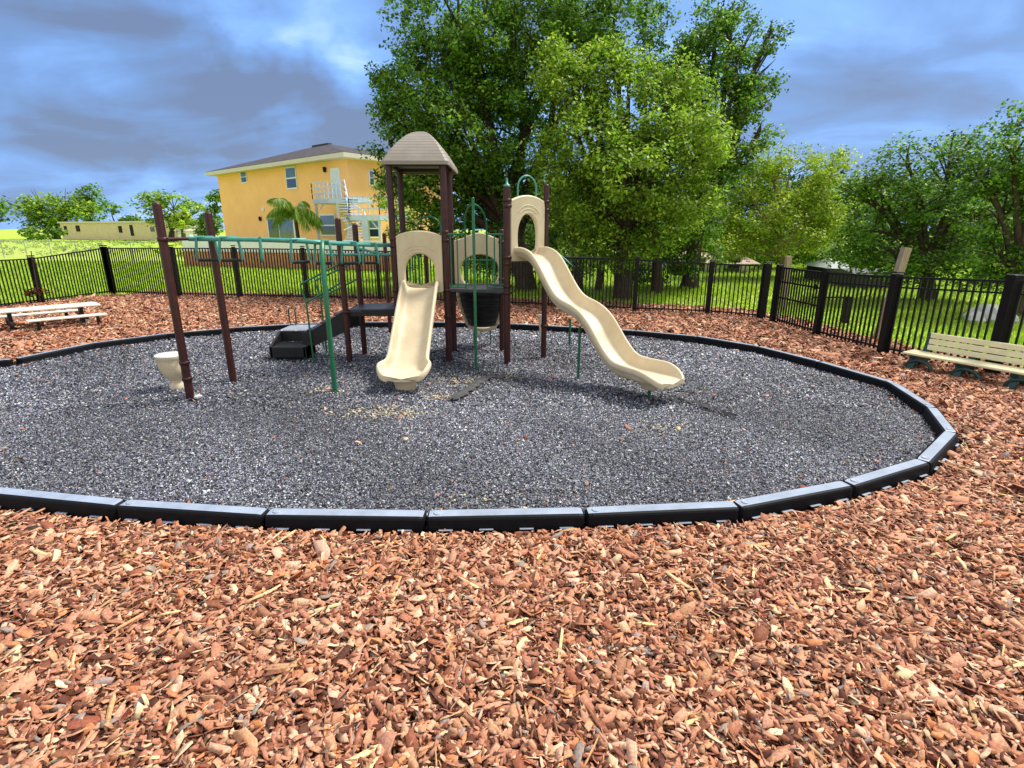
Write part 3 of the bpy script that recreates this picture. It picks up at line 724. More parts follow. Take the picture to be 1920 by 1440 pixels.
# ribbed rear climber under the middle deck, coloured black to stand in for its shade
def rear_climber():
    cx = (XR+PH.x)/2-.002*H; n = 40; secs = []; ed = {-1: [], 1: []}; rs = []
    for i in range(n+1):
        s = i/n; hw = (.185-.075*s**2.0)*H; z = (zd-.05)+(.155*H-(zd-.05))*s; y = YB+.04+.22*s+.2*s*s
        rib = .022*abs(math.sin(PI*s*7))
        secs.append([Vector((cx-(hw+rib)*math.cos(PI*k/16), y+.10*H*(1-math.sin(PI*k/16))-rib, z)) for k in range(17)])
        for sg in (-1, 1): ed[sg].append(Vector((cx+sg*(hw+.022), y+.10*H-.05, z)))
        rs.append(.026+.016*abs(math.sin(PI*s*7)))
    mb = MB(); mb.loft(secs, smooth=True, closed=False, caps=False); mb.build('rear_climber', BLACKP, S)
    for sg in (-1, 1): m2 = MB(); m2.tube(ed[sg], rs, 10); m2.build('climber_edge', CREAM, S)
    m2 = MB(); m2.tube([Vector((cx+math.cos(PI*k/10)*.115*H, YB+.46+.10*H-.16*math.sin(PI*k/10), .155*H-.02*H*math.sin(PI*k/10))) for k in range(11)], .045, 10); m2.build('climber_foot', CREAM, S)
    m3 = MB()
    for sg in (-1, 1): m3.tube([(cx+sg*.075*H, YB+.55, -.02), (cx+sg*.075*H, YB+.55, .17*H)], .012, 8)
    m3.build('climber_leg', GREEN, S)
rear_climber()
# overhead loop ladder
def ladder():
    zA = .945*H; mid = (PA+PB)/2; Z = Vector((0, 0, 1))
    mb = MB(); mb.tube([PA+Z*zA, PB+Z*zA], .022, 10); mb.build('cross_bar', MAROON, S)
    P = [Vector((mid.x, mid.y, zA)), V(470, 449, 3.34*H), V(560, 452, 3.36*H), V(604, 455, 3.42*H), V(648, 457, 3.60*H), V(688, 459, 3.86*H), V(715, 460, 4.08*H), Vector((XL-.03, YF+.14*H, .885*H))]
    fine = []
    for i in range(len(P)-1):
        p0 = P[max(i-1, 0)]; p1_, p2 = P[i], P[i+1]; p3 = P[min(i+2, len(P)-1)]
        for k in range(6):
            t = k/6; fine.append(.5*((2*p1_)+(p2-p0)*t+(2*p0-5*p1_+4*p2-p3)*t*t+(3*p1_-p0-3*p2+p3)*t**3))
    fine.append(P[-1]); mb = MB(); mb.tube(fine, .029, 12); beam = mb.build('overhead_beam', TEAL, S)
    def near(px):
        best = min(range(len(fine)), key=lambda i: abs(960+F*fine[i].x*(cs+sn*.27)/fine[i].y-px)); return best
    for px, yaw, w in ((388, .35, .125), (432, .3, .13), (495, 2.02, .12), (556, .75, .12), (606, .15, .11), (652, .1, .12), (690, .15, .11)):
        i = near(px); p = fine[i]; u = Vector((math.cos(yaw), math.sin(yaw), 0)); hw = w*H/2; dz = .125*H; top = p-Z*.0
        pts = [top-u*hw*.75+Z*.01, top-u*hw*.82-Z*.05, top-u*hw-Z*(dz-.03), top-u*hw*.9-Z*dz, top+u*hw*.9-Z*dz, top+u*hw-Z*(dz-.03), top+u*hw*.82-Z*.05, top+u*hw*.75+Z*.01]
        m2 = MB(); m2.tube(pts, .017, 8)
        m2.tube([top-u*hw*.75+Z*.02, top+u*hw*.75+Z*.02], .018, 8); m2.build('hand_loop', TEAL, S)
        m3 = MB(); m3.tube([top-u*hw*.86-Z*dz, top+u*hw*.86-Z*dz], .020, 8); m3.build('grip', BLACKP, S)
    b = G(628, 732); tz = fine[near(604)]; mb = MB()
    mb.tube([(b.x, b.y, -.05), (b.x, b.y, .5*H), (b.x+.0, b.y+.005, .85*H), (tz.x, tz.y, tz.z+.01)], .033, 12); mb.build('support_pole', GREEN, S)
    mb = MB(); mb.tube([V(612, 477, 4.3*H), V(740, 478, 4.3*H)], .022, 8); mb.tube([V(672, 466, 4.3*H), V(715, 476, 4.3*H)], .02, 8); mb.build('end_rail', TEAL, S)
ladder()
# steps, stringers, hand rails and transfer seat
def steps():
    x0, x1_ = -1.64*H, PC.x; z0_, z1_ = .21*H, zl
    for y in (PC.y+.03, PD.y+.05):
        mb = MB(); t = .03
        pr = [(x0, .10*H), (x0+.03*H, .21*H), (x1_+.02, z1_+.02), (x1_+.1, z1_+.02), (x1_+.1, z1_-.12*H), (x1_, z1_-.13*H)]
        pr = [(x0-.0, .135*H), (x0, .225*H), (x0+.06*H, .232*H), (x1_+.0, z1_-.005), (x1_+.02, z1_-.16*H), (x0+.10*H, .125*H)]
        n = len(pr); vs = [(a, y-t/2, b) for a, b in pr]+[(a, y+t/2, b) for a, b in pr]
        mb.add(vs, [tuple(range(n)), tuple(range(2*n-1, n-1, -1))]+[(i, n+i, n+(i+1) % n, (i+1) % n) for i in range(n)]); mb.build('stringer', BLACKP, S)
    for k in range(3):
        f = (k+.7)/3.3; mb = MB(); mb.box((x0+(x1_-x0)*f, (PC.y+PD.y)/2+.04, z0_+(z1_-z0_)*f-.02), (.16, PD.y-PC.y-.02, .025), bev=.006); mb.build('step', DECKM, S)
    # transfer seat: low front step and raised seat
    yF, yM, yB = 4.15*H, 4.36*H, 4.62*H; xa_, xb_ = -1.93*H, -1.64*H
    mb = MB(); zz1, zz2 = .105*H, .19*H
    mb.box(((xa_+xb_)/2, (yF+yM)/2, zz1*.55), (xb_-xa_, yM-yF, zz1*.9), bev=.015)
    for x in (xa_+.02, xb_-.02):
        vs = [(x-.02, yF, zz1), (x+.02, yF, zz1), (x+.02, yM, zz2), (x-.02, yM, zz2), (x-.02, yF, .02), (x+.02, yF, .02), (x+.02, yM, .02), (x-.02, yM, .02)]
        mb.add(vs, [(0, 1, 2, 3), (0, 4, 5, 1), (1, 5, 6, 2), (2, 6, 7, 3), (3, 7, 4, 0)])
    mb.box(((xa_+xb_)/2, yM+.01, (zz1+zz2)/2), (xb_-xa_-.01, .02, zz2-zz1))
    mb.build('transfer_step', BLACKP, S)
    mb = MB(); mb.box(((xa_+xb_)/2+.01, (yM+yB)/2, zz2), (xb_-xa_, yB-yM, .05), bev=.012); mb.build('transfer_seat', mat('pale_grey_deck', (.30, .31, .35), .38, .6, .2, 10), S)  # seat top in a paler grey than the other decks
    mb = MB()
    for x in (xa_+.06, (xa_+xb_)/2, xb_-.06): mb.lathe((x, yM-.015, zz2+.01), [(.012, 0), (.012, .016), (.004, .02)], 8)
    mb.build('bolt', WHITE, S)
    mb = MB()
    for x in (xa_+.06, xb_-.04): mb.tube([(x, yF+.05, -.05), (x, yF+.05, .06)], .018, 8); mb.tube([(x, yB-.05, -.05), (x, yB-.05, zz2)], .018, 8)
    mb.build('seat_leg', GREEN, S)
    # grab loop at the seat's left
    a = Vector((xa_+.0, yB-.05, 0)); Z = Vector((0, 0, 1)); ex = Vector((.062*H*.9, 0, 0))
    zb_ = .18*H; zt = V(518, 577, a.y).z
    mb = MB(); mb.tube([a+ex*.9+Z*.02, a+ex*.9+Z*.20*H, a+ex+Z*(.22*H), a+ex+Z*(zt-.05), a+ex*.8+Z*(zt-.01), a+ex*.2+Z*zt, a+Z*(zt-.05), a+Z*(.24*H), a+ex*.15+Z*(.21*H), a+ex*.8+Z*(.20*H)], .013, 8); mb.build('grab_loop', DKGREEN, S)
    # hand rails
    for y in (PC.y, PD.y+.02):
        Y = y; mb = MB(); o_ = 0
        lo = V(577 if y == PC.y else 600, 536 if y == PC.y else 536, Y); lo.x = -1.60*H; ztop = .565*H+.0; 
        A = Vector((-1.60*H, Y, .60*H)); B = Vector((PC.x if y == PC.y else PD.x, Y, .76*H)); A2 = Vector((-1.575*H, Y, .46*H)); B2 = Vector((B.x, Y, .62*H))
        mb.tube([A, B], .015, 8); mb.tube([A2, B2], .015, 8)
        mb.tube([(A.x+.005, Y, A.z), (A.x, Y, A.z-.03), (-1.57*H, Y, .46*H), (-1.56*H, Y, -.05)], .016, 8)
        mb.build('hand_rail', GREEN, S)
steps()
# conga drum clamped to the first post
def drum():
    b = G(337, 724); top = V(317, 662, b.y-.02); c = Vector((b.x, b.y, 0)); mb = MB(); tilt = Vector((top.x-b.x-.02, 0, 0)); zt = top.z-.02
    prof = [(.118, -.03), (.122, .015), (.10, .05), (.085, .075), (.09, .10), (.092, .11), (.135, .155), (.163, .24), (.173, .34), (.170, zt-.06), (.178, zt-.05), (.178, zt-.012)]
    n = 28; secs = [[Vector((c.x+tilt.x*z/zt+r*math.cos(2*PI*k/n), c.y+r*math.sin(2*PI*k/n), z)) for k in range(n)] for r, z in prof]
    mb.loft(secs); d = mb.build('drum', CREAM, S)
    mb = MB(); mb.lathe((c.x+tilt.x, c.y, zt-.012), [(.178, 0), (.176, .010), (.165, .014), (.01, .016)], 28); mb.build('drum_head', WHITE, d)
    mb = MB()
    for z in (.22*H, .12*H): mb.tube([(PA.x, PA.y, z), (c.x+.12, c.y-.02, z)], .014, 8)
    mb.build('drum_clamp', GALV, d)
drum()

# ------------------------------------------------------------------ small things on the pit
def strip(path_px, w, label):
    mb = MB(); pts = [G(x, y, -.004) for x, y in path_px]; P = []
    fine = []
    for i in range(len(pts)-1):
        for k in range(6): fine.append(pts[i].lerp(pts[i+1], k/6))
    fine.append(pts[-1]); L = []; R = []; M_ = []
    for i, p in enumerate(fine):
        d = (fine[min(i+1, len(fine)-1)]-fine[max(i-1, 0)]).normalized(); nn = Vector((-d.y, d.x, 0)); k = w*random.uniform(.6, 1.3)*(1 if 0 < i < len(fine)-1 else .3)
        L.append(p+nn*k*.5+Vector((0, 0, random.uniform(0, .014)))); M_.append(p+Vector((0, 0, random.uniform(.01, .035)))); R.append(p-nn*k*.5+Vector((0, 0, random.uniform(0, .014))))
    n = len(fine); mb.add(L+M_+R, [(i, i+1, n+i+1, n+i) for i in range(n-1)]+[(n+i, n+i+1, 2*n+i+1, 2*n+i) for i in range(n-1)], False)
    o = mb.build('weed_fabric', FABRIC, None); md = o.modifiers.new('s', 'SOLIDIFY'); md.thickness = .004; tagit(o, label, 'weed fabric')
strip([(848, 750), (870, 735), (888, 724), (905, 712), (925, 706), (945, 708)], .16, 'torn black weed fabric poking from the rubber below the green pole')
strip([(1240, 738), (1275, 750), (1310, 757), (1335, 768), (1380, 782)], .05, 'narrow ragged strip of weed fabric beside the tall slide end')
def rock(name, c, r, m, label, cat, group=None, seed=1):
    rg = random.Random(seed); mb = MB(); secs = []; n = 10
    amp = [rg.uniform(.75, 1.2) for _ in range(n)]
    for z, k in ((-.3, .8), (.1, 1.0), (.45, .85), (.75, .5), (.85, .15)):
        secs.append([Vector((c[0]+r*k*amp[i]*math.cos(2*PI*i/n)*rg.uniform(.9, 1.1), c[1]+r*k*amp[i]*math.sin(2*PI*i/n)*rg.uniform(.9, 1.1), c[2]+r*z*rg.uniform(.9, 1.1))) for i in range(n)])
    mb.loft(secs, smooth=False); o = mb.build(name, m); tagit(o, label, cat, group)
g = G(371, 744); rock('stone', (g.x, g.y, -.01), .05, STONE, 'small white stone at the foot of the leftmost maroon post', 'stone')

# ------------------------------------------------------------------ bench
def bench():
    a = Vector((2.95*H, 3.94*H, 0)); b = Vector((3.30*H, 3.30*H, 0)); d = (b-a).normalized(); n = Vector((-d.y, d.x, 0)); L = (b-a).length; rz = math.atan2(d.y, d.x)
    if n.x < 0: n = -n
    zs = .105*H; root = thing('park_bench', a+d*L/2, 'low cream slatted bench on dark green arched legs by the right fence', 'bench')
    for k in range(3):
        mb = MB(); p = a+d*L/2+n*(.05+.115*k); mb.box((p.x, p.y, zs), (L, .10, .035), rz, bev=.008); mb.build('seat_slat', BENCHM, root)
    for k in range(3):
        mb = MB(); p = a+d*(L/2+.12)+n*(.375+.012*k); mb.box((p.x, p.y, .145*H+.045*H*k), (L-.1, .032, .082), rz, rx=0, bev=.008); mb.build('back_slat', BENCHM, root)
    for t in (.10, .5, .92):
        mb = MB(); p = a+d*L*t; h = zs-.02
        # arch-shaped side seen from the front: profile in the plane of n
        pr = [(-.02, -.03), (.05, -.03), (.07, .05), (.11, .10), (.18, .12), (.26, .10), (.30, .05), (.32, -.03), (.42, -.03), (.42, .10), (.46, .145*H), (.47, .245*H), (.43, .245*H), (.405, .15*H), (.36, h), (-.01, h), (.02, h-.06)]
        m = len(pr); w_ = .045
        vs = [p+n*u-d*w_+Vector((0, 0, v)) for u, v in pr]+[p+n*u+d*w_+Vector((0, 0, v)) for u, v in pr]
        mb.add(vs, [tuple(range(m)), tuple(range(2*m-1, m-1, -1))]+[(i, m+i, m+(i+1) % m, (i+1) % m) for i in range(m)]); mb.build('leg', DKGREEN, root)
        mb = MB(); q = p-d*.0
        pts = [q+d*(.17*math.cos(PI*k/10)+.10)+n*.02+Vector((0, 0, .02+.115*math.sin(PI*k/10))) for k in range(11)]
        mb.tube(pts, .028, 8); mb.build('brace', DKGREEN, root)
bench()
# ------------------------------------------------------------------ picnic table
def picnic():
    ax = Vector((.68, .74, 0)).normalized(); nx = Vector((ax.y, -ax.x, 0)); c = Vector((-4.99*H, 5.70*H, 0)); rz = math.atan2(ax.y, ax.x)
    r = thing('picnic_table', c, 'low tan toddler picnic table with attached benches on black legs', 'picnic table')
    L = .92*H; mb = MB()
    for k in range(4): q = c+nx*(k-1.5)*.155; mb.box((q.x, q.y, .195*H), (L, .148, .035), rz, bev=.006)
    mb.build('tabletop', TABLEM, r)
    for sg in (1, -1):
        q = c+nx*sg*.62+ax*(.28 if sg > 0 else -.1); mb = MB()
        for k in (-.5, .5): e = q+nx*k*.14; mb.box((e.x, e.y, .108*H), (L*(.72 if sg > 0 else .88), .13, .032), rz, bev=.006)
        mb.build('seat', TABLEM, r)
    for t in (-.32, .32):
        for sg in (-1, 1):
            mb = MB(); q = c+ax*L*t+nx*sg*.07; mb.box((q.x, q.y, .09*H), (.07, .05, .20*H), rz, bev=.005); mb.build('leg', BLACKP, r)
            mb = MB(); q = c+ax*(L*t*.85+(.28 if sg > 0 else -.1))+nx*sg*.62; mb.box((q.x, q.y, .045*H), (.06, .07, .105*H), rz, bev=.005); mb.build('leg', BLACKP, r)
        mb = MB(); q = c+ax*L*t; mb.bar(q+nx*-.62+Vector((0, 0, .085*H)), q+nx*.62+Vector((0, 0, .085*H)), .05, .05); mb.build('cross_beam', BLACKP, r)
picnic()

# ------------------------------------------------------------------ house
def house():
    A = V(407, 328, 50.0); B = V(650, 295, 38.0); ztop = B.z; zf = 1.25
    a = Vector((A.x, A.y, 0)); b = Vector((B.x, B.y, 0)); d = (b-a).normalized(); n = Vector((-d.y, d.x, 0))
    if n.y < 0: n = -n
    D = 9.0; c = b+n*D; e = a+n*D; out = -n
    R = thing('house', (a+b)/2, 'two storey yellow stucco house with hip roof, curved outside stair and white doors', 'house')
    mb = MB(); vs = [Vector((p.x, p.y, z)) for z in (0, ztop) for p in (a, b, c, e)]
    mb.add(vs, [(0, 1, 5, 4), (1, 2, 6, 5), (2, 3, 7, 6), (3, 0, 4, 7)]); mb.build('wall', STUCCO, R)
    # hip roof with fascia
    ov = .75; q = [a+out*ov-d*ov*.8, b+out*ov+d*ov, c-out*ov+d*ov, e-out*ov-d*ov*.8]
    pk = V(607, 271, 46.0).z; cen = (q[0]+q[2])/2; pk = V(607, 272.5, cen.y).z; r0 = cen-d*1.3; r1 = cen+d*1.0
    r0 = Vector((r0.x, r0.y, pk)); r1 = Vector((r1.x, r1.y, pk)); z0, z1 = ztop-.08, ztop+.22
    mb = MB(); vs = [Vector((p.x, p.y, z1)) for p in q]+[r0, r1]; mb.add(vs, [(0, 1, 5, 4), (1, 2, 5), (2, 3, 4, 5), (3, 0, 4)]); rf = mb.build('roof', SHINGLE, R)
    mb = MB(); vs = [Vector((p.x, p.y, z)) for z in (z0, z1-.02) for p in q]; mb.add(vs, [(0, 1, 5, 4), (1, 2, 6, 5), (2, 3, 7, 6), (3, 0, 4, 7), (3, 2, 1, 0)]); mb.build('fascia', TRIM, R)
    mb = MB(); v0 = r0.lerp(r1, .15); mb.box(r0.lerp(r1, .5)+Vector((0, 0, .0)), (2.3, .4, .16), math.atan2(d.y, d.x)); mb.build('ridge_vent', mat('dark_shingle', (.04, .045, .05), .8), rf)
    def rect(px0, py0, px1, py1, off, p=a, q_=b, depth=.06):
        P0 = Pl(px0, py0, p, q_); P1 = Pl(px1, py1, p, q_); nn = out if p is a else d
        return P0, P1, nn
    def slab(P0, P1, nn, off, m, nm, par, inset=0.0, t=.05):
        u = Vector((P1.x-P0.x, P1.y-P0.y, 0)); wd = u.length; u.normalize(); zt, zb_ = max(P0.z, P1.z), min(P0.z, P1.z)
        cc = (P0+P1)/2; cc.z = (zt+zb_)/2; cc = cc+nn*off
        mb = MB(); mb.box(cc, (wd-2*inset, t, zt-zb_-2*inset), math.atan2(u.y, u.x)); return mb.build(nm, m, par), cc, wd, zt-zb_, math.atan2(u.y, u.x)
    def window(px0, py0, px1, py1, side=False, dark=.5, name='window', frame=WHITE):
        p, q_ = (b, c) if side else (a, b)
        P0, P1, nn = rect(px0, py0, px1, py1, 0, p, q_)
        fr_, cc, wd, hh, rz = slab(P0, P1, nn, .03, frame, name, R, t=.07)
        fr_['label'] = 'white framed sash window' if name == 'window' else 'door'
        mb = MB(); gw, gh = wd-.16, hh-.16
        mb.box(cc+nn*.035+Vector((0, 0, gh*.26)), (gw, .02, gh*.46), rz); mb.build('pane', GLASS, fr_)
        mb = MB(); mb.box(cc+nn*.035-Vector((0, 0, gh*.26)), (gw, .02, gh*.44), rz); mb.build('pane', GLASSD, fr_)
        return fr_
    window(451, 321, 465, 343); window(535, 314, 559, 354); window(600, 402, 632, 443); window(690, 318, 702, 349, True); window(684, 410, 714, 446, True)
    # upper door
    P0, P1, nn = rect(620, 316, 642, 376, 0); dr, cc, wd, hh, rz = slab(P0, P1, nn, .03, WHITE, 'door', R, t=.08)
    mb = MB(); mb.box(cc+nn*.05, (wd*.68, .02, hh*.8), rz); mb.build('door_leaf', mat('door_white', (.6, .66, .74), .4), dr)
    # sliding doors below
    P0, P1, nn = rect(501, 409, 556, 446, 0); P1.z -= .6; dr, cc, wd, hh, rz = slab(P0, P1, nn, .03, WHITE, 'sliding_door', R, t=.08)
    mb = MB(); u = Vector((math.cos(rz), math.sin(rz), 0)); mb.box(cc+nn*.05-u*wd*.27, (wd*.38, .02, hh*.92), rz); mb.build('pane', GLASSD, dr)
    mb = MB(); mb.box(cc+nn*.05+u*wd*.2, (wd*.5, .02, hh*.92), rz); mb.build('pane', GLASS, dr)
    for px, py in ((611, 319), (490, 411)):
        p = Pl(px, py, a, b)+out*.12; mb = MB(); mb.lathe(p-Vector((0, 0, .15)), [(.05, 0), (.1, .06), (.1, .25), (.16, .28), (.03, .36)], 10); mb.bar(p, p-out*.12, .05, .05); mb.build('wall_lantern', DARKM, R)
    p = Pl(494, 393, a, b)+out*.04; mb = MB(); mb.box(p, (.3, .08, .3), rz, bev=.02); mb.build('wall_vent', WHITE, R)
    # outside stair: upper landing, curved flight, lower landing, spiral flight
    off = 2.0
    def OP(px, py, k=off): 
        return Pl(px, py, a+out*k, b+out*k)
    zU = OP(610, 372).z; zM = OP(690, 403, 2.6).z
    L0, L1 = OP(586, 372), OP(648, 372); ST = MB(); RL = MB()
    l0 = Vector((L0.x, L0.y, zU)); l1 = Vector((L1.x, L1.y, zU))
    ST.add([l0, l1, l1-out*(off-.05), l0-out*(off-.05), l0-Vector((0, 0, .3)), l1-Vector((0, 0, .3)), l1-out*(off-.05)-Vector((0, 0, .3)), l0-out*(off-.05)-Vector((0, 0, .3))], [(0, 1, 2, 3), (7, 6, 5, 4), (0, 4, 5, 1), (1, 5, 6, 2), (3, 7, 4, 0), (2, 6, 7, 3)])
    M0 = OP(655, 402, 2.6); M1 = OP(712, 404, 2.6); m0 = Vector((M0.x, M0.y, zM)); m1 = Vector((M1.x, M1.y, zM))
    ST.add([m0, m1, m1-out*2.2, m0-out*2.2]+[p-Vector((0, 0, .3)) for p in (m0, m1, m1-out*2.2, m0-out*2.2)], [(0, 1, 2, 3), (7, 6, 5, 4), (0, 4, 5, 1), (1, 5, 6, 2), (3, 7, 4, 0), (2, 6, 7, 3)])
    ST.build('stair_landing', METALG, R)
    F_ = MB(); n_ = 7
    for k in range(n_):
        t = (k+.5)/n_; p = l1.lerp(m0, t)-out*.5*(1-t*.3)+out*.5*math.sin(PI*t); p.z = zU+(zM-zU)*t; F_.box(p, (.36, 1.25, .05), rz+.5*(t-.5))
    F_.bar(l1-Vector((0, 0, .15)), m0-Vector((0, 0, .15)), .05, .28); F_.build('stair_flight', METALG, R)
    G_ = MB(); cS = (OP(640, 430, 3.2)); cS = Vector((cS.x, cS.y, 0)); zS = 1.3
    for k in range(11):
        t = k/10; th = rz-.5+t*2.6; z = zM-(zM-zS)*(1-t)-.15; p = cS+Vector((math.cos(th), math.sin(th), 0))*.95; G_.box((p.x, p.y, z), (1.1, .34, .09), th)
    G_.build('spiral_steps', METALG, R)
    Hh = MB()
    for r_ in (.45, 1.45):
        Hh.tube([cS+Vector((math.cos(rz-.5+t*2.6)*r_, math.sin(rz-.5+t*2.6)*r_, zM-(zM-zS)*(1-t)+(.75 if r_ > 1 else .0))) for t in [k/16 for k in range(17)]], .035, 6)
    Hh.build('spiral_rail', METALG, R)
    for px in (597, 637, 686, 712):
        p = OP(px, 430, 1.9 if px < 640 else 2.55); zt = zU if px < 640 else zM; mb = MB(); w_ = .14 if px != 686 else .36
        mb.box((p.x, p.y, zt/2-.05), (w_, w_, zt-.25)); mb.build('stair_post', METALG, R)
    mb = MB(); mb.bar(OP(664, 406, 2.5), OP(690, 440, 2.5), .06, .06); mb.bar(OP(694, 410, 2.5), OP(708, 428, 2.5), .06, .06); mb.bar(OP(612, 372, 1.9), OP(601, 392, 1.9), .06, .06); mb.build('stair_brace', METALG, R)
    def rail(p0, p1, h=1.0):
        L = (p1-p0).length; k = max(2, int(L/.42))
        for i in range(k+1): q2 = p0.lerp(p1, i/k); RL.bar(q2, q2+Vector((0, 0, h)), .045, .045)
        for zz_ in (h, h*.66, h*.33): RL.bar(p0+Vector((0, 0, zz_)), p1+Vector((0, 0, zz_)), .05, .05)
    rail(l0, l1); rail(l0-out*(off-.1), l0); rail(l1, m0); rail(m0, m1, 1.05); rail(m1, m1-out*2.1)
    RL.build('stair_rail', METALG, R)
    # terrace wall in front
    t0 = G(352, 497); t1 = G(760, 508); zt0 = V(352, 449, t0.y).z
    W = thing('retaining_wall', (t0+t1)/2, 'low red brick terrace wall with a white upper band below the yellow house', 'retaining wall')
    u = (t1-t0).normalized(); nb = Vector((-u.y, u.x, 0)); mid = (t0+t1)/2; L = (t1-t0).length; rz2 = math.atan2(u.y, u.x); hb = V(352, 470, t0.y).z
    mb = MB(); mb.box((mid.x, mid.y, hb/2), (L, .3, hb), rz2); mb.build('brick_base', BRICK, W)
    mb = MB(); mb.box((mid.x, mid.y, (hb+zt0)/2), (L+.05, .24, zt0-hb), rz2); mb.build('white_band', WHITE, W)
    mb = MB(); mb.box((mid.x, mid.y, hb+.01), (L+.06, .4, .07), rz2); mb.build('coping', TRIM, W)
    # terrace floor
    mb = MB(); m2 = mid+nb*8; mb.box((m2.x, m2.y, .55), (L-.5, 15.5, 1.1), rz2); tagit(mb.build('terrace', LAWN), kind='structure')
house()

# ------------------------------------------------------------------ far buildings
def mobile_home():
    a = G(118, 447); Y = 120; A = V(118, 446, Y); B = V(372, 446, 104.0); zt = V(118, 420, Y).z; zt = max(zt, A.z+2.6)
    a = Vector((A.x, A.y, -.03)); b = Vector((B.x, B.y, -.03)); u = (b-a).normalized(); n = Vector((-u.y, u.x, 0)); L = (b-a).length; rz = math.atan2(u.y, u.x); c = (a+b)/2+n*2.2
    R = thing('mobile_home', (c.x, c.y, 0), 'long low cream mobile home with dark openings in the far field', 'mobile home'); hh = zt+.2
    mb = MB(); mb.box((c.x, c.y, hh/2), (L, 4.4, hh), rz); mb.build('wall', CREAMW, R)
    mb = MB(); mb.box((c.x, c.y, hh+.12), (L+.6, 5.0, .30), rz); mb.build('roof', TRIM, R)
    for px0, px1, y0, y1, m in ((142, 151, 423, 434, DARKM), (222, 230, 424, 436, DARKM), (243, 252, 422, 442, DARKM), (120, 128, 424, 440, DARKM), (282, 290, 426, 434, GLASSD)):
        p = Pl(px0, y0, a, b); q = Pl(px1, y1, a, b); m_ = (p+q)/2; mb = MB(); mb.box((m_.x, m_.y, m_.z), ((q-p).xy.length, .25, abs(p.z-q.z)), rz); mb.build('window' if y1 < 440 else 'door', m, R)
mobile_home()
def hut(px0, px1, ytop, ybase, Y, wallm, roofm, label, cat, name, roofh=.9, deep=5, win=0, oh=.4, pyramid=False):
    A = V(px0, ybase, Y); B = V(px1, ybase, Y); zt = V(px0, ytop, Y).z; c = (A+B)/2; W = B.x-A.x
    R = thing(name, (c.x, Y, 0), label, cat); cy = Y+deep/2
    mb = MB(); mb.box((c.x, cy, zt/2), (W, deep, zt)); mb.build('wall', wallm, R)
    hw = W/2+oh; hd = deep/2+oh; z1 = zt+roofh
    mb = MB()
    if pyramid:
        mb.add([(c.x-hw, cy-hd, zt), (c.x+hw, cy-hd, zt), (c.x+hw, cy+hd, zt), (c.x-hw, cy+hd, zt), (c.x, cy, z1)], [(3, 2, 1, 0), (0, 1, 4), (1, 2, 4), (2, 3, 4), (3, 0, 4)])
    else:
        mb.add([(c.x-hw, cy-hd, zt-.05), (c.x+hw, cy-hd, zt-.05), (c.x+hw, cy+hd, zt-.05), (c.x-hw, cy+hd, zt-.05), (c.x-hw, cy, z1), (c.x+hw, cy, z1)], [(3, 2, 1, 0), (0, 1, 5, 4), (2, 3, 4, 5), (1, 2, 5), (3, 0, 4)])
    mb.build('roof', roofm, R)
    for k in range(win):
        x = c.x-W/2+W*(k+.5)/win; mb = MB(); mb.box((x, Y-.02, zt*.55), (.9, .08, 1.0)); fr_ = mb.build('window', WHITE, R); mb = MB(); mb.box((x, Y-.07, zt*.55), (.75, .04, .85)); mb.build('pane', GLASSD, fr_)
    return R
TANR = mat('tan_roof', (.42, .30, .24), .8, .2, .2, 3)
hut(334, 356, 432, 444, 95, WHITE, TRIM, 'small white shed beside the far mobile home', 'shed', 'shed', .8, 3, 1)
hut(1272, 1402, 492, 523, 28, mat('white_render', (.72, .72, .70), .8, .2, .1, 1), TANR, 'low white building with pinkish tan roof beyond the lawn under the trees', 'building', 'low_building', .45, 6, 2)
hut(1556, 1592, 503, 540, 22, DARKM, mat('grey_roof', (.32, .36, .33), .8), 'small dark shelter with pale grey pointed roof behind the right fence', 'shelter', 'shelter', .38, 2, 0, .15, True)
hut(1606, 1688, 512, 536, 20, mat('dark_shed', (.03, .03, .035), .6), mat('dark_shed_roof', (.05, .05, .055), .6), 'long low black shed behind the leaning wooden post', 'shed', 'shed', .1, 2, 0, .1)
# leaning and upright timber posts beyond the fence
def stake(x0, y0, x1_, y1_, Y, w_, label):
    A = V(x0, y0, Y); B = V(x1_, y1_, Y); mb = MB(); mb.bar((A.x, A.y, -.05), (B.x, B.y, B.z), w_, w_); tagit(mb.build('wooden_post', WOOD), label, 'wooden post', 'wooden posts beyond the right fence')
stake(1648, 620, 1700, 464, 10.6, .13, 'grey brown wooden post leaning right above the right fence')
stake(1468, 590, 1479, 480, 14.5, .13, 'upright pale wooden post behind the gate at the corner')
# pale boulders
for i, (px, py, r, lb) in enumerate(((1850, 590, .42, 'large pale boulder on the grass behind the bench'), (1826, 592, .25, 'small pale boulder left of the large one behind the bench'), (1880, 593, .28, 'small pale boulder right of the large one behind the bench'))):
    g = G(px, py+8); rock('boulder', (g.x, g.y, 0), r, STONE, lb, 'boulder', 'pale boulders behind the bench', i+3)
# thin post with box seen through the right fence
g = G(1583, 606); mb = MB(); mb.bar((g.x, g.y, 0), (g.x, g.y, .62), .09, .09); mb.bar((g.x-.8, g.y, .6), (g.x+.05, g.y, .6), .03, .03); tagit(mb.build('garden_hook', BLACKF), 'short dark post with side arm seen through the right fence', 'post')
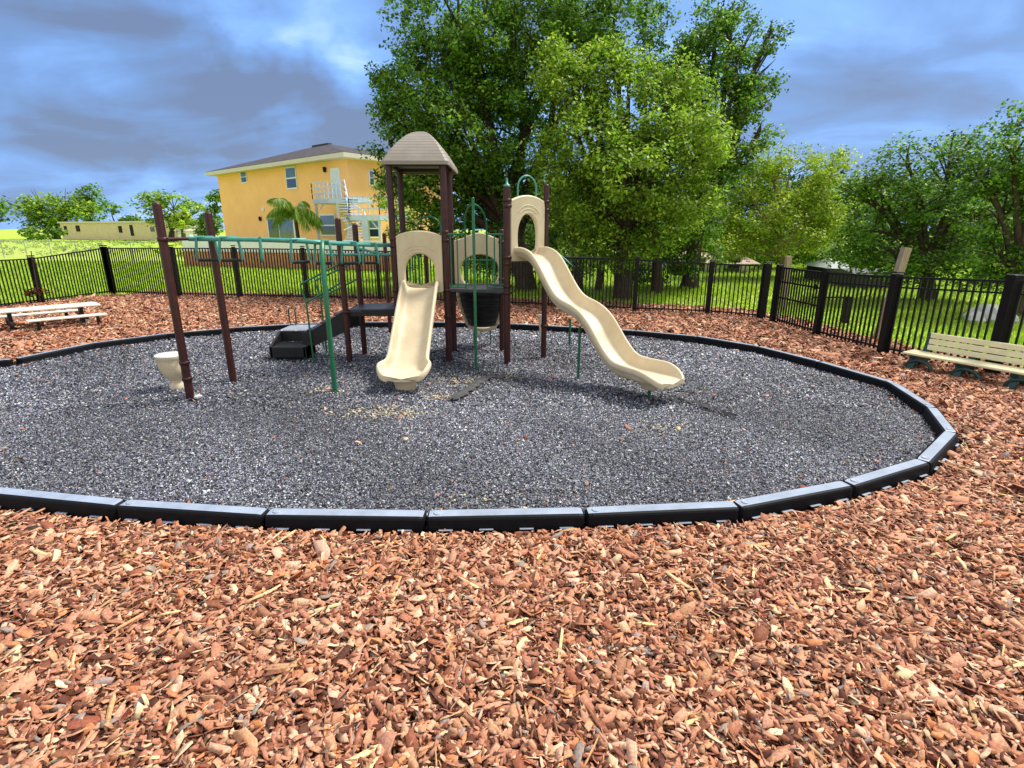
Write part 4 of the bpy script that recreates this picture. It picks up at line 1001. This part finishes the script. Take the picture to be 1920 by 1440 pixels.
# chain link fences
def chain(p0, p1, h, n, label, mesh=True):
    R = thing('chain_link_fence', p0, label, 'fence'); L = (p1-p0).length; Z = Vector((0, 0, 1)); r = .03 if L > 30 else .022
    mb = MB(); mb.tube([p0+Z*h, p1+Z*h], r, 6); mb.build('top_rail', GALV, R)
    for k in range(n+1): q = p0.lerp(p1, k/n); mb = MB(); mb.tube([q, q+Z*(h+.06)], r*1.1, 6); mb.build('fence_post', GALV, R)
    if mesh:
        mb = MB(); u = (p1-p0).normalized(); st = .45 if L > 30 else .12; k = int((L+h)/st); w_ = .010 if L > 30 else .004
        for i in range(k):
            for sg in (1, -1):
                s0 = i*st-(h if sg > 0 else 0); s1_ = s0+sg*h if sg > 0 else s0-h
                a0, z0 = s0, 0.0; a1, z1 = s1_, h
                if a0 < 0 or a1 < 0 or a0 > L or a1 > L: continue
                mb.bar(p0+u*a0+Z*z0, p0+u*a1+Z*z1, w_, w_)
        mb.build('wire_mesh', GALV, R)
chain(Vector((-46, 44, 0)), Vector((-23, 36, 0)), 1.3, 9, 'long grey chain link fence across the field on the left')
a = V(1050, 560, 18.2); b = V(1163, 560, 17.2); chain(Vector((a.x, a.y, 0)), Vector((b.x, b.y, 0)), V(1163, 484, 17.2).z, 2, 'short grey chain link fence under the big oak behind the tall slide')

# ------------------------------------------------------------------ trees
def leaves(centers, rad, per, size, pal, wts, flat=.55, droop=0.0, squash=.7, up=.5):
    n = len(centers)*per; c = np.repeat(centers, per, 0); r = np.repeat(rad, per)
    d = rng.normal(0, 1, (n, 3)); d /= np.linalg.norm(d, axis=1)[:, None]; d *= (rng.uniform(0, 1, n)**.45)[:, None]
    P = c+d*r[:, None]*np.array([1, 1, squash]); P[:, 2] -= droop*np.abs(d[:, 0]**2+d[:, 1]**2)*r
    nr = rng.normal(0, 1, (n, 3)); nr[:, 2] = np.abs(nr[:, 2])+up; nr += d*.8; nr /= np.linalg.norm(nr, axis=1)[:, None]
    t = rng.normal(0, 1, (n, 3)); t -= (t*nr).sum(1)[:, None]*nr; t /= np.linalg.norm(t, axis=1)[:, None]; b = np.cross(nr, t)
    L = (size*rng.uniform(.6, 1.35, n))[:, None]; W = L*flat
    V4 = np.stack([P-t*L/2, P+b*W/2, P+t*L/2, P-b*W/2], 1)
    ctint = np.repeat(rng.uniform(.55, 1.4, len(centers)), per)[:, None]*np.array([1, 1, 1])
    col = palette(n, pal, wts, .22)*ctint
    return V4.reshape(-1, 3), np.arange(4*n).reshape(-1, 4), np.repeat(col[:, None], 4, 1).reshape(-1, 3)
def tree(name, base, blobs, per_m2, lsize, pal, wts, tr, label, cat='tree', group=None, bark=BARK, clump=.42, per=26, droop=0.0, shell=.55, forks=None, flat=.55, up=.5, hide=0):
    """blobs: (px, py, rpx, vertical ratio, Y)"""
    R = thing(name, base, label, cat, group); cc = []; rr = []; cen = []
    for px, py, rp, vr, Y in blobs:
        c = V(px, py, Y); r = rp*Y/F/1.04; cen.append((c, r)); n = max(8, int(2.7*per_m2*4*PI*r*r*(.5+.5*vr)/1.6))
        d = rng.normal(0, 1, (n, 3)); d /= np.linalg.norm(d, axis=1)[:, None]; q = d*(shell+(1-shell)*rng.uniform(0, 1, n)**.5)[:, None]*r*rng.uniform(.82, 1.12, n)[:, None]; q[:, 2] *= vr
        q += np.array(c); q = q[q[:, 2] > .25]; kk = 2.1/max(1.0, Y/19); q = q[(np.sin(kk*q[:, 0]+base[0])*np.cos(kk*1.13*q[:, 2]+1.7*np.sin(kk*.8*q[:, 1]))+.5*np.sin(kk*2.3*q[:, 2]+kk*1.9*q[:, 0]) > (-.42 if Y < 40 else -9))]; cc.append(q); rr.append(rng.uniform(.6, 1.4, len(q))*clump)
    cc = np.concatenate(cc); rr = np.concatenate(rr)
    v, f, c = leaves(cc, rr, int(per*1.9), lsize*1.12, pal, wts, droop=droop, flat=flat, up=up); fast('crown', v, f, c, LEAFM, R)
    mb = MB(); base = Vector(base)
    mz = sum(c.z for c, r in cen)/len(cen); mx = sum(c.x for c, r in cen)/len(cen); top = Vector((base.x*.6+mx*.4, base.y, max(1.5, mz*.55)))
    fk = base.lerp(top, .45); fk.x = base.x+(top.x-base.x)*.3
    mb.tube([base-Vector((0, 0, .2)), base+Vector((.02, 0, .15)), fk, top], [tr*1.5, tr*1.1, tr*.9, tr*.6], 12)
    for c, r in cen:
        s = fk.lerp(top, random.uniform(0, 1)); m1 = s.lerp(c, .5)+Vector((random.uniform(-.2, .2)*r, random.uniform(-.2, .2)*r, .12*r))
        mb.tube([s, m1, c, c+Vector((0, 0, r*.5))], [tr*.5, tr*.34, tr*.18, tr*.05], 7)
        for k in range(5):
            dd = Vector((random.gauss(0, 1), random.gauss(0, 1), random.gauss(.3, .7))).normalized(); e = c+dd*r*.9; st = m1.lerp(c, random.uniform(.3, 1))
            mb.tube([st, st.lerp(e, .55)+Vector((0, 0, .08*r)), e], [tr*.16, tr*.09, tr*.03], 5)
    mb.build('trunk', bark, R)
    return R
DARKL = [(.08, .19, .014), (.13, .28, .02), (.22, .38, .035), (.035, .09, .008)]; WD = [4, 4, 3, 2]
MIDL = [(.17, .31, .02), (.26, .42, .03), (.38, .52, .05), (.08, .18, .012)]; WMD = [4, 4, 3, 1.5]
LITE = [(.32, .46, .025), (.44, .56, .04), (.20, .34, .02), (.52, .56, .08)]; WL = [4, 3, 3, 1]
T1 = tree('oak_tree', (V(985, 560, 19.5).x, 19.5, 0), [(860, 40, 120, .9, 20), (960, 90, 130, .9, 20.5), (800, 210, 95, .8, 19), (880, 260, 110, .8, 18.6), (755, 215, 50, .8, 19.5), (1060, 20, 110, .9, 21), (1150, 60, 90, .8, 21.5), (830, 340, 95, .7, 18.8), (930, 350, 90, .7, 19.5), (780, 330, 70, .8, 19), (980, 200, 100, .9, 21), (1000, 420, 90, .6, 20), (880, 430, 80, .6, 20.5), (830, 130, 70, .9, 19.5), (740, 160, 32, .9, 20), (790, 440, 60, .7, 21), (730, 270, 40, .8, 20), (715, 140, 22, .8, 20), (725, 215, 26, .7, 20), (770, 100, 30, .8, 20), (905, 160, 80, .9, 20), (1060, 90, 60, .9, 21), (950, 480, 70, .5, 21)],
          2.6, .115, DARKL, WD, .34, 'large dark green oak filling the upper middle behind the roofed tower', group='oaks beyond the back fence')
T2 = tree('oak_tree', (V(1165, 575, 17.2).x, 17.2, 0), [(1110, 270, 90, .8, 17), (1210, 220, 85, .8, 17.4), (1265, 150, 42, .8, 18), (1315, 190, 48, .8, 18.2), (1090, 110, 34, .9, 17.6), (1160, 105, 30, 1.0, 17.6), (1050, 300, 60, .7, 17.6), (1330, 270, 45, .7, 18), (1060, 190, 70, .8, 17.5), (1170, 330, 120, .8, 16.8), (1265, 290, 90, .8, 17.2), (1090, 380, 90, .7, 17), (1220, 410, 90, .7, 17), (1140, 460, 90, .5, 17), (1060, 120, 60, .9, 18), (1130, 130, 50, .9, 17.6), (1300, 370, 60, .8, 17.6), (1180, 150, 55, .8, 17.6)],
          3.2, .105, MIDL, WMD, .26, 'bright yellow green leafy tree in front of the oaks behind the tall slide', group='oaks beyond the back fence')
T3 = tree('oak_tree', (V(1290, 560, 20.5).x, 20.5, 0), [(1310, 120, 75, .8, 21), (1370, 70, 60, .7, 21), (1430, 95, 30, .5, 21), (1445, 60, 20, .5, 21), (1415, 165, 40, .5, 21), (1290, 120, 40, .8, 21), (1425, 250, 30, .5, 20.5), (1345, 30, 40, .9, 21.5), (1340, 210, 85, .8, 20.5), (1400, 200, 40, .8, 20.5), (1380, 290, 55, .7, 20), (1310, 300, 80, .9, 20.5), (1270, 420, 80, .8, 20.5), (1230, 500, 80, .5, 20), (1380, 130, 40, .8, 20.5), (1250, 160, 60, .9, 21.5), (1300, 470, 60, .7, 20.5)],
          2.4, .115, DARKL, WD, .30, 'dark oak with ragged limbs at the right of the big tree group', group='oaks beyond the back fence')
# extra leaning trunks in the gloom under the oaks
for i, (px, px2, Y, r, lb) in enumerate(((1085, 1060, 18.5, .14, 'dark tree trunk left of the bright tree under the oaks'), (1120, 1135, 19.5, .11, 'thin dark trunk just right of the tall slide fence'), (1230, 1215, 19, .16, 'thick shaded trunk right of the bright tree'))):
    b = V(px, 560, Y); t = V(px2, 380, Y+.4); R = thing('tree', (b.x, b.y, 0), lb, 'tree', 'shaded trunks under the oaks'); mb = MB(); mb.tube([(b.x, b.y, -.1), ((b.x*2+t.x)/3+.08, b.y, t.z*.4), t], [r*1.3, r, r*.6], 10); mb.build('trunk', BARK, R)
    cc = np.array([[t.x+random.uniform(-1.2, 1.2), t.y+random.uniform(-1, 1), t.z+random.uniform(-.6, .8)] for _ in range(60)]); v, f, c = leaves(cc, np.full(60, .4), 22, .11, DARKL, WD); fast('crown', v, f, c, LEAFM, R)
tree('leafy_tree', (V(1465, 545, 25).x, 25, 0), [(1480, 330, 60, .8, 25), (1540, 370, 55, .8, 25), (1430, 400, 60, .8, 25), (1490, 430, 75, .7, 24.6), (1380, 440, 60, .7, 24.5), (1340, 470, 50, .6, 24), (1560, 310, 35, .8, 25.5), (1550, 440, 50, .8, 25), (1440, 300, 40, .8, 25.5), (1400, 350, 35, .9, 25), (1350, 400, 40, .8, 25)],
     2.2, .11, LITE, WL, .2, 'light yellow green feathery tree between the oaks and the right trees', bark=BARKY, clump=.5, per=30)
tree('leafy_tree', (V(1530, 530, 30).x, 30, 0), [(1520, 460, 60, .6, 30), (1590, 440, 50, .8, 31), (1450, 470, 70, .4, 30), (1570, 480, 50, .5, 29), (1620, 400, 45, .8, 31)],
     1.5, .17, DARKL, WD, .2, 'dark low bushy tree behind the light green one', clump=.6)
tree('spreading_tree', (V(1740, 545, 17).x, 17, 0), [(1700, 300, 60, .7, 17), (1780, 290, 70, .6, 17), (1650, 360, 60, .6, 17), (1720, 380, 75, .5, 16.6), (1640, 430, 65, .5, 17), (1800, 380, 70, .7, 17.5), (1850, 300, 60, .8, 17), (1780, 470, 80, .45, 16.5), (1680, 490, 70, .35, 16.5), (1600, 480, 55, .4, 17.5), (1700, 515, 60, .2, 17), (1790, 520, 60, .25, 17), (1620, 350, 40, .6, 17), (1840, 400, 60, .7, 17)],
     2.3, .105, DARKL, WD, .2, 'wide dark green tree with layered limbs above the right fence', clump=.40, group='trees at the right', up=1.2)
tree('spreading_tree', (V(1900, 560, 14).x, 14, 0), [(1900, 290, 50, .9, 14), (1960, 260, 90, .9, 14), (1880, 400, 80, .8, 14.5), (1950, 450, 100, .7, 14), (1870, 490, 60, .5, 14), (1860, 525, 50, .25, 14.5), (1930, 520, 50, .3, 14), (1850, 330, 45, .8, 14.5), (1990, 340, 90, .9, 14)],
     2.3, .10, DARKL, WD, .22, 'dark green tree cut off by the right edge of the photo', clump=.38, group='trees at the right')
# palm-like bush and yellow shrub left of the oaks
tree('leafy_tree', (V(745, 545, 24).x, 24, 0), [(735, 370, 34, 1.0, 24), (760, 430, 40, .9, 24), (720, 330, 20, 1.0, 24.5), (775, 480, 40, .6, 24)],
     2.2, .16, MIDL, WMD, .12, 'narrow leafy tree between the yellow house and the tower roof', clump=.4, flat=.25)
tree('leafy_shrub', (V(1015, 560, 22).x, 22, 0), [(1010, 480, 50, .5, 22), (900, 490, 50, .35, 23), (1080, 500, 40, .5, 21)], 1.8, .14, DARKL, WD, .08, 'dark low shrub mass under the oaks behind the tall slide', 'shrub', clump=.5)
# far left trees
FARG = 'trees around the far mobile home'
tree('spreading_tree', (V(105, 443, 130).x, 130, 0), [(75, 385, 32, .5, 130), (125, 388, 38, .5, 130), (50, 400, 22, .5, 130), (95, 408, 40, .4, 130), (160, 395, 24, .6, 130), (75, 425, 26, .5, 128)], .09, .75, MIDL, WMD, .8, 'broad flat topped green tree left of the mobile home', group=FARG, clump=2.0, per=16, up=1.2)
tree('leafy_tree', (V(170, 443, 135).x, 135, 0), [(168, 372, 22, 1.0, 135), (150, 385, 24, .8, 135), (175, 400, 20, .9, 135)], .09, .7, DARKL, WD, .6, 'tall bushy tree rising behind the left end of the mobile home', group=FARG, clump=1.8, per=16)
tree('leafy_tree', (V(210, 443, 150).x, 150, 0), [(208, 388, 15, .9, 150), (230, 410, 20, .4, 150), (260, 412, 20, .3, 150)], .07, .8, DARKL, WD, .4, 'small dark airy tree behind the mobile home roof', group=FARG, clump=1.5, per=14)
tree('spreading_tree', (V(320, 443, 100).x, 100, 0), [(280, 380, 30, .5, 100), (325, 385, 36, .6, 100), (370, 398, 30, .6, 100), (300, 402, 30, .5, 98), (355, 420, 28, .6, 97)], .12, .6, MIDL, WMD, .5, 'bright green spreading tree behind the two left posts', group=FARG, clump=1.5, per=16, up=1.2)
tree('leafy_shrub', (V(342, 445, 80).x, 80, 0), [(340, 412, 18, .8, 80), (340, 402, 14, .7, 80)], .35, .4, LITE, WL, .2, 'round yellow green weeping shrub between the two left posts', 'shrub', clump=.7, per=22, droop=.6)
tree('leafy_tree', (V(400, 447, 62).x, 62, 0), [(402, 385, 14, 1.4, 62), (396, 415, 18, 1.2, 62), (410, 365, 8, 1.5, 62), (385, 430, 18, .8, 62)], .7, .3, DARKL, WD, .2, 'dark narrow tree against the left corner of the yellow house', clump=.6, per=20)
tree('spreading_tree', (V(-20, 443, 120).x, 120, 0), [(-10, 385, 28, .4, 120), (-15, 400, 24, .6, 120)], .09, .7, DARKL, WD, .4, 'dark tree tip at the left edge of the photo', group=FARG, clump=1.6, per=14)
tree('leafy_shrub', (V(95, 447, 100).x, 100, 0), [(70, 438, 20, .5, 100), (100, 436, 14, .5, 100)], .25, .5, DARKL, WD, .1, 'low dark green shrub at the left end of the mobile home', 'shrub', clump=.8, per=18)
g = G(75, 568); tree('red_shrub', (g.x, g.y, 0), [(70, 552, 18, .7, g.y), (112, 552, 18, .6, g.y+.1)], 14, .07, [(.22, .03, .03), (.10, .02, .02), (.05, .05, .02)], [4, 3, 2], .02, 'small dark red leaved shrub at the fence behind the picnic table', 'shrub', clump=.12, per=14)
# weeds in the field
def weeds():
    c = np.array([[*V(x, 447, Y).xy, .2] for x, Y in zip(rng.uniform(-20, 380, 260), rng.uniform(45, 100, 260))]); v, f, cl = leaves(c, np.full(len(c), .35), 16, .25, LITE, WL, squash=.6); o = fast('field_weeds', v, f, cl, LEAFM); tagit(o, label='tall yellow green weeds dotting the far field', kind='stuff')
weeds()
# horizon rise and distant woodland
mb = MB(); K = 60; vs = []
for i in range(K+1): x = -700+1400*i/K; vs += [(x, 420, -.1), (x, 520, 1.2+1.6*math.sin(i*.6)+1.0*math.sin(i*1.7)), (x, 800, -.1)]
mb.add(vs, [(3*i, 3*i+3, 3*i+4, 3*i+1) for i in range(K)]+[(3*i+1, 3*i+4, 3*i+5, 3*i+2) for i in range(K)], True); tagit(mb.build('hills', LAWN), kind='structure')
def wood():
    n = 1800; X = rng.uniform(20, 150, n); Y = rng.uniform(36, 48, n); c = np.stack([X, Y, rng.uniform(.2, 5.5, n)], 1); c[:, 0] = rng.uniform(-.02, 1.1, n)*Y
    v, f, cl = leaves(c, np.full(n, 1.2), 26, .40, [(.035, .09, .01), (.06, .14, .015), (.02, .05, .006)], [3, 2, 2]); o = fast('far_wood', v, f, cl, LEAFM); tagit(o, label='dark mass of far trees behind the lawn on the right', kind='stuff')
wood()
# palm in front of the house
def palm(px, ytop, Y, length, nf, label, trunk_px=None, name='palm_tree'):
    top = V(px, ytop, Y); base = Vector(((trunk_px and V(trunk_px, 470, Y).x) or top.x, Y, 0)); R = thing(name, base, label, 'palm')
    mb = MB(); mb.tube([base, base.lerp(top, .5)+Vector((.05, 0, 0)), top], [.16, .12, .10], 10); mb.build('trunk', BARK, R)
    st = []; Vv = []; Ff = []; Cc = []; k0 = 0; mb = MB()
    for i in range(nf):
        az = 2*PI*i/nf+random.uniform(-.2, .2); el = random.uniform(.3, 1.25); h = Vector((math.cos(az), math.sin(az), 0)); p = top.copy(); v = Vector((h.x*math.cos(el), h.y*math.cos(el), math.sin(el))); path = [p.copy()]
        for s in range(10): p = p+v*length/10; v = (v+Vector((0, 0, -.24))).normalized(); path.append(p.copy())
        mb.tube(path, [.022]*3+[.012]*8, 5)
        for s in range(1, 11):
            for q in range(9):
                pp = path[s-1].lerp(path[s], q/9); t = (path[s]-path[s-1]).normalized(); side = t.cross(Vector((0, 0, 1))).normalized(); ll = length*.42*math.sin(PI*min(1, (s+1)/12))
                for sg in (-1, 1):
                    e = pp+side*sg*ll*.45+t*ll*.3+Vector((0, 0, -ll*random.uniform(.5, 1.2))); w_ = t*.032
                    Vv += [pp-w_, pp+w_, e]; Ff.append((k0, k0+1, k0+2)); k0 += 3
                    c = random.choice([(.16, .30, .02), (.26, .38, .03), (.09, .20, .015)]); Cc += [c]*3
    mb.build('frond_stem', LEAFM if False else BARKY, R); fast('fronds', np.array([tuple(q) for q in Vv]), np.array(Ff), np.array(Cc), LEAFM, R)
palm(553, 402, 35.5, 2.1, 15, 'feathery green palm in front of the sliding doors of the yellow house')
